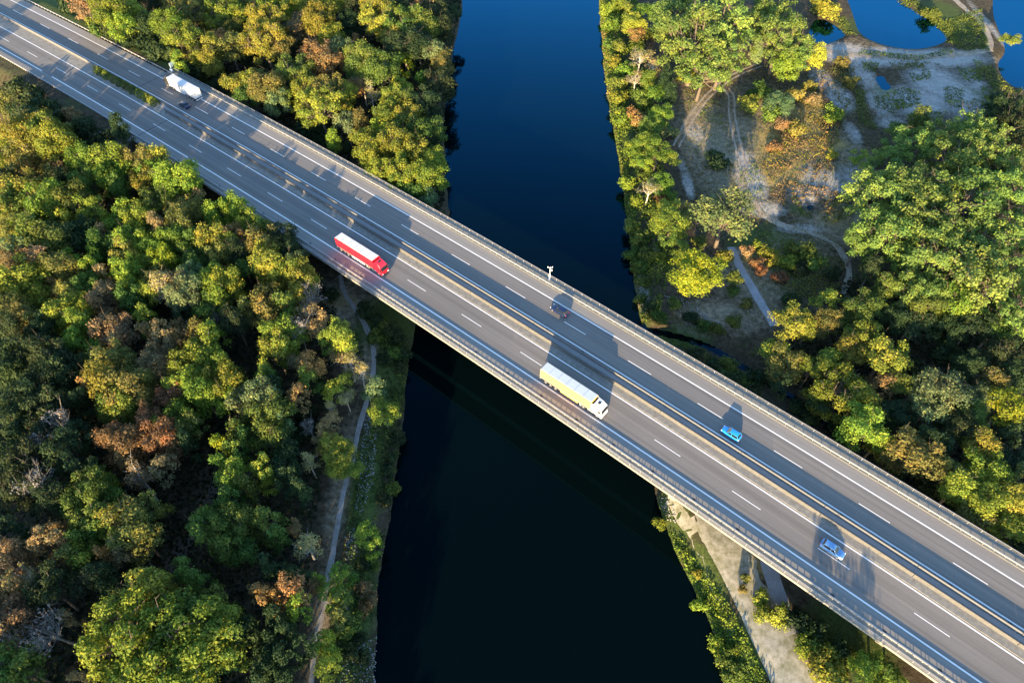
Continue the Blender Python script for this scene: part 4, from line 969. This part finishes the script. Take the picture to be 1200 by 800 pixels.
def merge_rest():
    rng = np.random.default_rng(99); Vs = []; Fs = []; Ts = []; Ms = []; b = 0; cols = sorted({t['T'] for t in rest})
    for t in rest:
        me, _, R, H = PROTO['s' if t['R'] < 3.7 else 'm'][rng.integers(4)]
        co = np.empty(len(me.vertices)*3, np.float32); me.vertices.foreach_get('co', co); co = co.reshape(-1, 3)
        tn = np.empty(len(me.vertices), np.float32); me.attributes['tone'].data.foreach_get('value', tn)
        a = rng.uniform(0, 6.28); f = t['R']/R
        co = np.c_[(co[:,0]*cos(a)-co[:,1]*sin(a))*f+t['x'], (co[:,0]*sin(a)+co[:,1]*cos(a))*f+t['y'], co[:,2]*t['H']/H+max(0, t['g'])]
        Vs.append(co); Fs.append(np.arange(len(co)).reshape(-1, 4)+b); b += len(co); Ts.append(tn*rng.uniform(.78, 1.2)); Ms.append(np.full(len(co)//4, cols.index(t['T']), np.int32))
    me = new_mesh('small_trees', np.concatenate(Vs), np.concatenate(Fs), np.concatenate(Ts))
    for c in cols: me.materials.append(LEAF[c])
    me.polygons.foreach_set('material_index', np.concatenate(Ms))
    tag(link_mesh('small_trees', me), kind='stuff')
if rest: merge_rest()
print('TREES', n_t, 'BUSHES', len(TREES)-n_t)

# median hedge between the carriageways
rngh = np.random.default_rng(5)
for k, (s0, s1, T, lab) in enumerate(((-183, -174, 'L', 'clipped green hedge in the motorway median, upper-left end of the row'), (-172.6, -160, 'G', 'clipped green hedge in the motorway median, middle and longest of the row'), (-158.8, -149, 'Y', 'yellowing hedge in the motorway median, nearest the dark blue car'))):
    n = int((s1-s0)*150); s = rngh.uniform(s0, s1, n); th = rngh.uniform(0, pi, n); wv = 1+.3*np.sin(s*1.7)
    o = 6.75 + np.cos(th)*1.05*wv; z = np.sin(th)*2.3*wv
    P = np.array([(*road_pt(a, b), ZD-.3+c) for a, b, c in zip(s, o, z)]); c0 = np.array([*road_pt((s0+s1)/2, 6.75), ZD-.3])
    Nn = np.c_[np.cos(th)*NX, np.cos(th)*NY, np.sin(th)]
    V, F, T4 = leaf_quads(rngh, P - c0, Nn, .38, rngh.uniform(.7, 1.25, n))
    h_ = link_mesh('hedge', new_mesh('hedge', V, F, T4), LEAF[T]); h_.location = c0; tag(h_, lab, 'hedge', 'hedges in the motorway median')

# ---- ground cover that nobody could count
def in_poly(x, y, P): return poly_sd(x, y, P) < 0
def cover(name, polys, n, leaf, hmax, cols, seed, label=None, clump=.12, z=GZ, thr=-.15):
    rng = np.random.default_rng(seed); out = []
    for P in polys:
        W = pxl(P, z); xs = [p[0] for p in W]; ys = [p[1] for p in W]
        ar = (max(xs)-min(xs))*(max(ys)-min(ys)); m = int(n*ar)
        x = rng.uniform(min(xs), max(xs), m); y = rng.uniform(min(ys), max(ys), m)
        k = in_poly(x, y, W); out.append(np.c_[x[k], y[k]])
    Q = np.concatenate(out); x, y = Q.T
    c = smooth_noise(x, y, clump*4, seed) + .5*smooth_noise(x, y, clump*14, seed+1)
    s, o = world_so(x, y)
    g = ground_h(x, y)
    k = (c > thr) & (g > -.05) & (g < 9) & ~((o > -9.5) & (o < 24))
    for d in DRY: k &= line_d(x, y, d[0]) > d[1]
    x, y, c, g = x[k], y[k], c[k], g[k]; n_ = len(x)
    zz = g + rng.random(n_)**.7*hmax*np.clip(.35+c, .15, 1.2)
    Nn = np.c_[rng.normal(0, .9, (n_, 2)), np.full(n_, .45)]
    V, F, T4 = leaf_quads(rng, np.c_[x, y, zz], Nn, leaf, np.clip(.9+.35*c, .6, 1.3)*rng.uniform(.75, 1.25, n_))
    me = new_mesh(name, V, F, T4); o = link_mesh(name, me, LEAF[cols]); tag(o, kind='stuff'); return o
DRY = [(cl([(398,322),(412,356),(436,398),(439,425),(434,455),(424,490),(414,530),(404,570),(396,610),(388,660),(378,710),(370,760),(362,815)]), 2.3),
       (cl([(798,575),(822,612),(846,655),(884,705),(910,755),(944,820)]), 4.6), (cl([(856,290),(870,318),(889,350),(908,382)]), 1.3), (t1, 1.7), (t2, 1.7), (cl([(898,650),(908,680),(918,712),(930,742)]), 1.7), (STREAM, 2.2)]
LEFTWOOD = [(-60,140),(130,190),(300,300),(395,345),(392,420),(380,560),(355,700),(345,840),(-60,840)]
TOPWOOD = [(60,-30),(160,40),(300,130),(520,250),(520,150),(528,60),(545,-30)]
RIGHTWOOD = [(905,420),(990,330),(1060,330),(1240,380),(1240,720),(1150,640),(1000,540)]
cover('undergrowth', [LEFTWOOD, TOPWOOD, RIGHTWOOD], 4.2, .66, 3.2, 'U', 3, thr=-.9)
cover('dry_undergrowth', [LEFTWOOD, TOPWOOD, RIGHTWOOD], .35, .5, 2.2, 'O', 4, thr=-.05)
BANKL = [(400,395),(480,380),(484,392),(476,460),(468,540),(458,610),(445,690),(437,830),(375,830),(392,640),(415,540),(436,440)]
BANKR = [(701,-20),(745,-20),(770,180),(800,260),(770,380),(752,384),(742,310),(733,245),(724,190),(711,110),(705,50)]
cover('bank_shrubs', [BANKL, BANKR, [(820,400),(900,470),(960,520),(900,480),(770,395)]], 8, .40, 2.0, 'G', 5, thr=-.35)
cover('bank_shrubs', [BANKL], 4, .40, 1.3, 'D', 15, thr=-.2)
cover('bank_shrubs', [BANKR], 9, .36, 2.4, 'L', 16, thr=-.1)
cover('water_edge_reeds', [[(698,-20),(706,-20),(712,50),(718,112),(731,190),(739,245),(748,310),(756,375),(747,375),(738,310),(729,245),(720,190),(708,112),(702,50)]], 12, .36, 1.1, 'X', 17, thr=-.4)
cover('water_edge_reeds', [[(764,560),(772,570),(782,612),(806,665),(834,722),(852,772),(866,830),(854,830),(842,772),(824,722),(796,665),(770,612)]], 7, .34, .9, 'X', 18, thr=-.1)
cover('bank_grass', [[(766,570),(808,582),(858,690),(904,800),(912,830),(858,830),(844,775),(798,668)]], 22, .36, 1.9, 'L', 6, thr=-.8)
cover('bank_grass', [[(766,570),(808,582),(858,690),(904,800),(912,830),(858,830),(844,775),(798,668)]], 6, .36, 1.5, 'G', 26, thr=-.1)
cover('meadow_grass', [[(930,690),(960,720),(1010,820),(940,820),(905,690)], [(880,270),(930,280),(990,310),(985,345),(940,360),(905,330)]], 7, .32, .8, 'Y', 7, thr=-.2)
cover('meadow_grass', [[(880,270),(930,280),(990,310),(985,345),(940,360),(905,330)], [(860,150),(880,150),(895,230),(870,240)], [(800,120),(860,110),(850,150),(815,140)], [(770,380),(800,350),(860,380),(900,420),(880,430),(830,395)]], 5, .34, .9, 'G', 27, thr=0.)
for T_, sd in (('B', 51), ('G', 52), ('O', 53)): cover('clearing_grass', [[(790,110),(880,75),(960,80),(1010,75),(1060,150),(1010,200),(1000,260),(990,340),(900,380),(850,380),(870,300),(800,260)]], 2.4, .26, .45, T_, sd, thr=-.1)
REED = [(940,100),(975,120),(985,165),(960,185),(930,195),(905,215),(890,200),(905,165),(925,140)]
cover('dry_reeds', [REED, [(940,70),(950,60),(975,100),(950,115)], [(1000,255),(960,250),(930,255),(900,225),(925,205),(960,190)]], 5.5, .42, 1.1, 'B', 8, thr=-.15)
cover('dry_reeds', [REED], 3.0, .38, 1.2, 'Y', 9, thr=.0)
cover('dry_reeds', [REED], 1.2, .38, 1.2, 'R', 39, thr=.1)
cover('dry_reeds', [REED, [(800,170),(840,180),(850,260),(815,250)]], 2.0, .38, .8, 'O', 29, thr=.1)
cover('pond_reeds', [[(960,18),(990,20),(1004,42),(992,40),(975,20),(955,18)], [(1060,-10),(1112,30),(1125,52),(1112,50),(1090,22),(1050,0)], [(1010,58),(1075,66),(1110,58),(1120,62),(1075,72),(1005,64)], [(1140,70),(1165,80),(1190,112),(1170,150),(1150,110)],
   [(1025,112),(1060,102),(1078,108),(1080,120),(1050,132),(1026,124)], [(985,225),(1000,222),(1004,250),(975,262),(940,255),(925,235),(930,222),(940,245),(965,252)], [(1065,85),(1088,80),(1092,92),(1070,96)], [(1105,100),(1130,105),(1128,130),(1108,122)], [(1000,100),(1012,98),(1020,140),(1030,150),(1008,150)], [(1090,30),(1150,10),(1160,60),(1125,60)], [(1048,118),(1068,114),(1072,124),(1052,128)], [(1010,72),(1030,74),(1026,84),(1012,84)], [(1120,78),(1150,84),(1148,100),(1128,94)], [(1085,128),(1110,132),(1100,146),(1084,142)], [(1060,74),(1082,74),(1080,79),(1062,80)]], 8.0, .38, 1.0, 'G', 10, thr=-.55)
cover('pond_reeds', [[(975,70),(1000,75),(1005,110),(990,130),(975,105)], [(1130,120),(1160,110),(1190,170),(1150,160)], [(1040,72),(1110,72),(1105,82),(1045,82)]], 5.0, .38, .9, 'O', 30, thr=-.3)
# riprap stones
def stones(name, polys, n, size, seed):
    rng = np.random.default_rng(seed); Vs = []; Fs = []; b = 0
    for P in polys:
        W = pxl(P, 1.5); xs = [p[0] for p in W]; ys = [p[1] for p in W]; m = int(n*(max(xs)-min(xs))*(max(ys)-min(ys)))
        x = rng.uniform(min(xs), max(xs), m); y = rng.uniform(min(ys), max(ys), m); k = in_poly(x, y, W); x, y = x[k], y[k]; g = ground_h(x, y)
        for a, c, h in zip(x, y, g):
            r = size*rng.uniform(.5, 1.5); d = rng.uniform(.65, 1.3, 6)
            Vs += [(a+r*d[0], c, h+.1), (a, c+r*d[1], h+.1), (a-r*d[2], c, h+.1), (a, c-r*d[3], h+.1), (a+r*.2, c-r*.1, h+.1+r*.7*d[4]), (a, c, h-.3)]
            Fs += [(b, b+1, b+4), (b+1, b+2, b+4), (b+2, b+3, b+4), (b+3, b, b+4), (b+1, b, b+5), (b+2, b+1, b+5), (b+3, b+2, b+5), (b, b+3, b+5)]; b += 6
    return tag(link_mesh(name, new_mesh(name, np.array(Vs), np.array(Fs)), M['stone']), kind='stuff')
stones('riprap_stones', [[(428,490),(444,488),(440,560),(425,610),(418,600)], [(405,770),(440,740),(440,820),(395,820)], [(405,630),(418,620),(420,660),(406,660)]], 5.5, .14, 12)
stones('bank_stones', [[(772,580),(786,582),(796,612),(784,608)], [(775,350),(800,355),(850,388),(835,394),(800,380)], [(762,230),(774,230),(772,300),(764,300)]], 5, .15, 13)
# the wood that goes on outside the photograph and shades its lower left part
def outer_wood():
    rng = np.random.default_rng(77); Vs = []; Fs = []; Ts = []; b = 0
    pts = []
    for x in np.arange(-250, -30, 8.5):
        for y in (-52, -36, -22, -10, 2, 12):
            xx, yy = x+rng.uniform(-3, 3), y+rng.uniform(-3, 3)
            if xx > float(xl(np.array(yy)))-6: continue
            pts.append((xx, yy, rng.uniform(20, 24) if xx < -72 else rng.uniform(11, 14)))
    pts += [(x+rng.uniform(-3,3), y+rng.uniform(-3,3), rng.uniform(16, 20)) for x in (-226,-216,-206,-196) for y in np.arange(100, 222, 8)]
    pts += [(46, 2, 21), (51, -1, 20)]
    for x, y, h in pts:
        me, _, R, H = PROTO['m'][rng.integers(4)]
        co = np.empty(len(me.vertices)*3, np.float32); me.vertices.foreach_get('co', co); co = co.reshape(-1, 4, 3)[::2].reshape(-1, 3)
        a = rng.uniform(0, 6.28); f = rng.uniform(.85, 1.15)
        co = np.c_[(co[:,0]*cos(a)-co[:,1]*sin(a))*f+x, (co[:,0]*sin(a)+co[:,1]*cos(a))*f+y, co[:,2]*h/H+gh(x, y)]
        Vs.append(co); Fs.append(np.arange(len(co)).reshape(-1, 4)+b); b += len(co); Ts.append(rng.uniform(.7, 1.2, len(co)))
    tag(link_mesh('woodland', new_mesh('woodland', np.concatenate(Vs), np.concatenate(Fs), np.concatenate(Ts)), LEAF['G']), kind='stuff')
outer_wood()
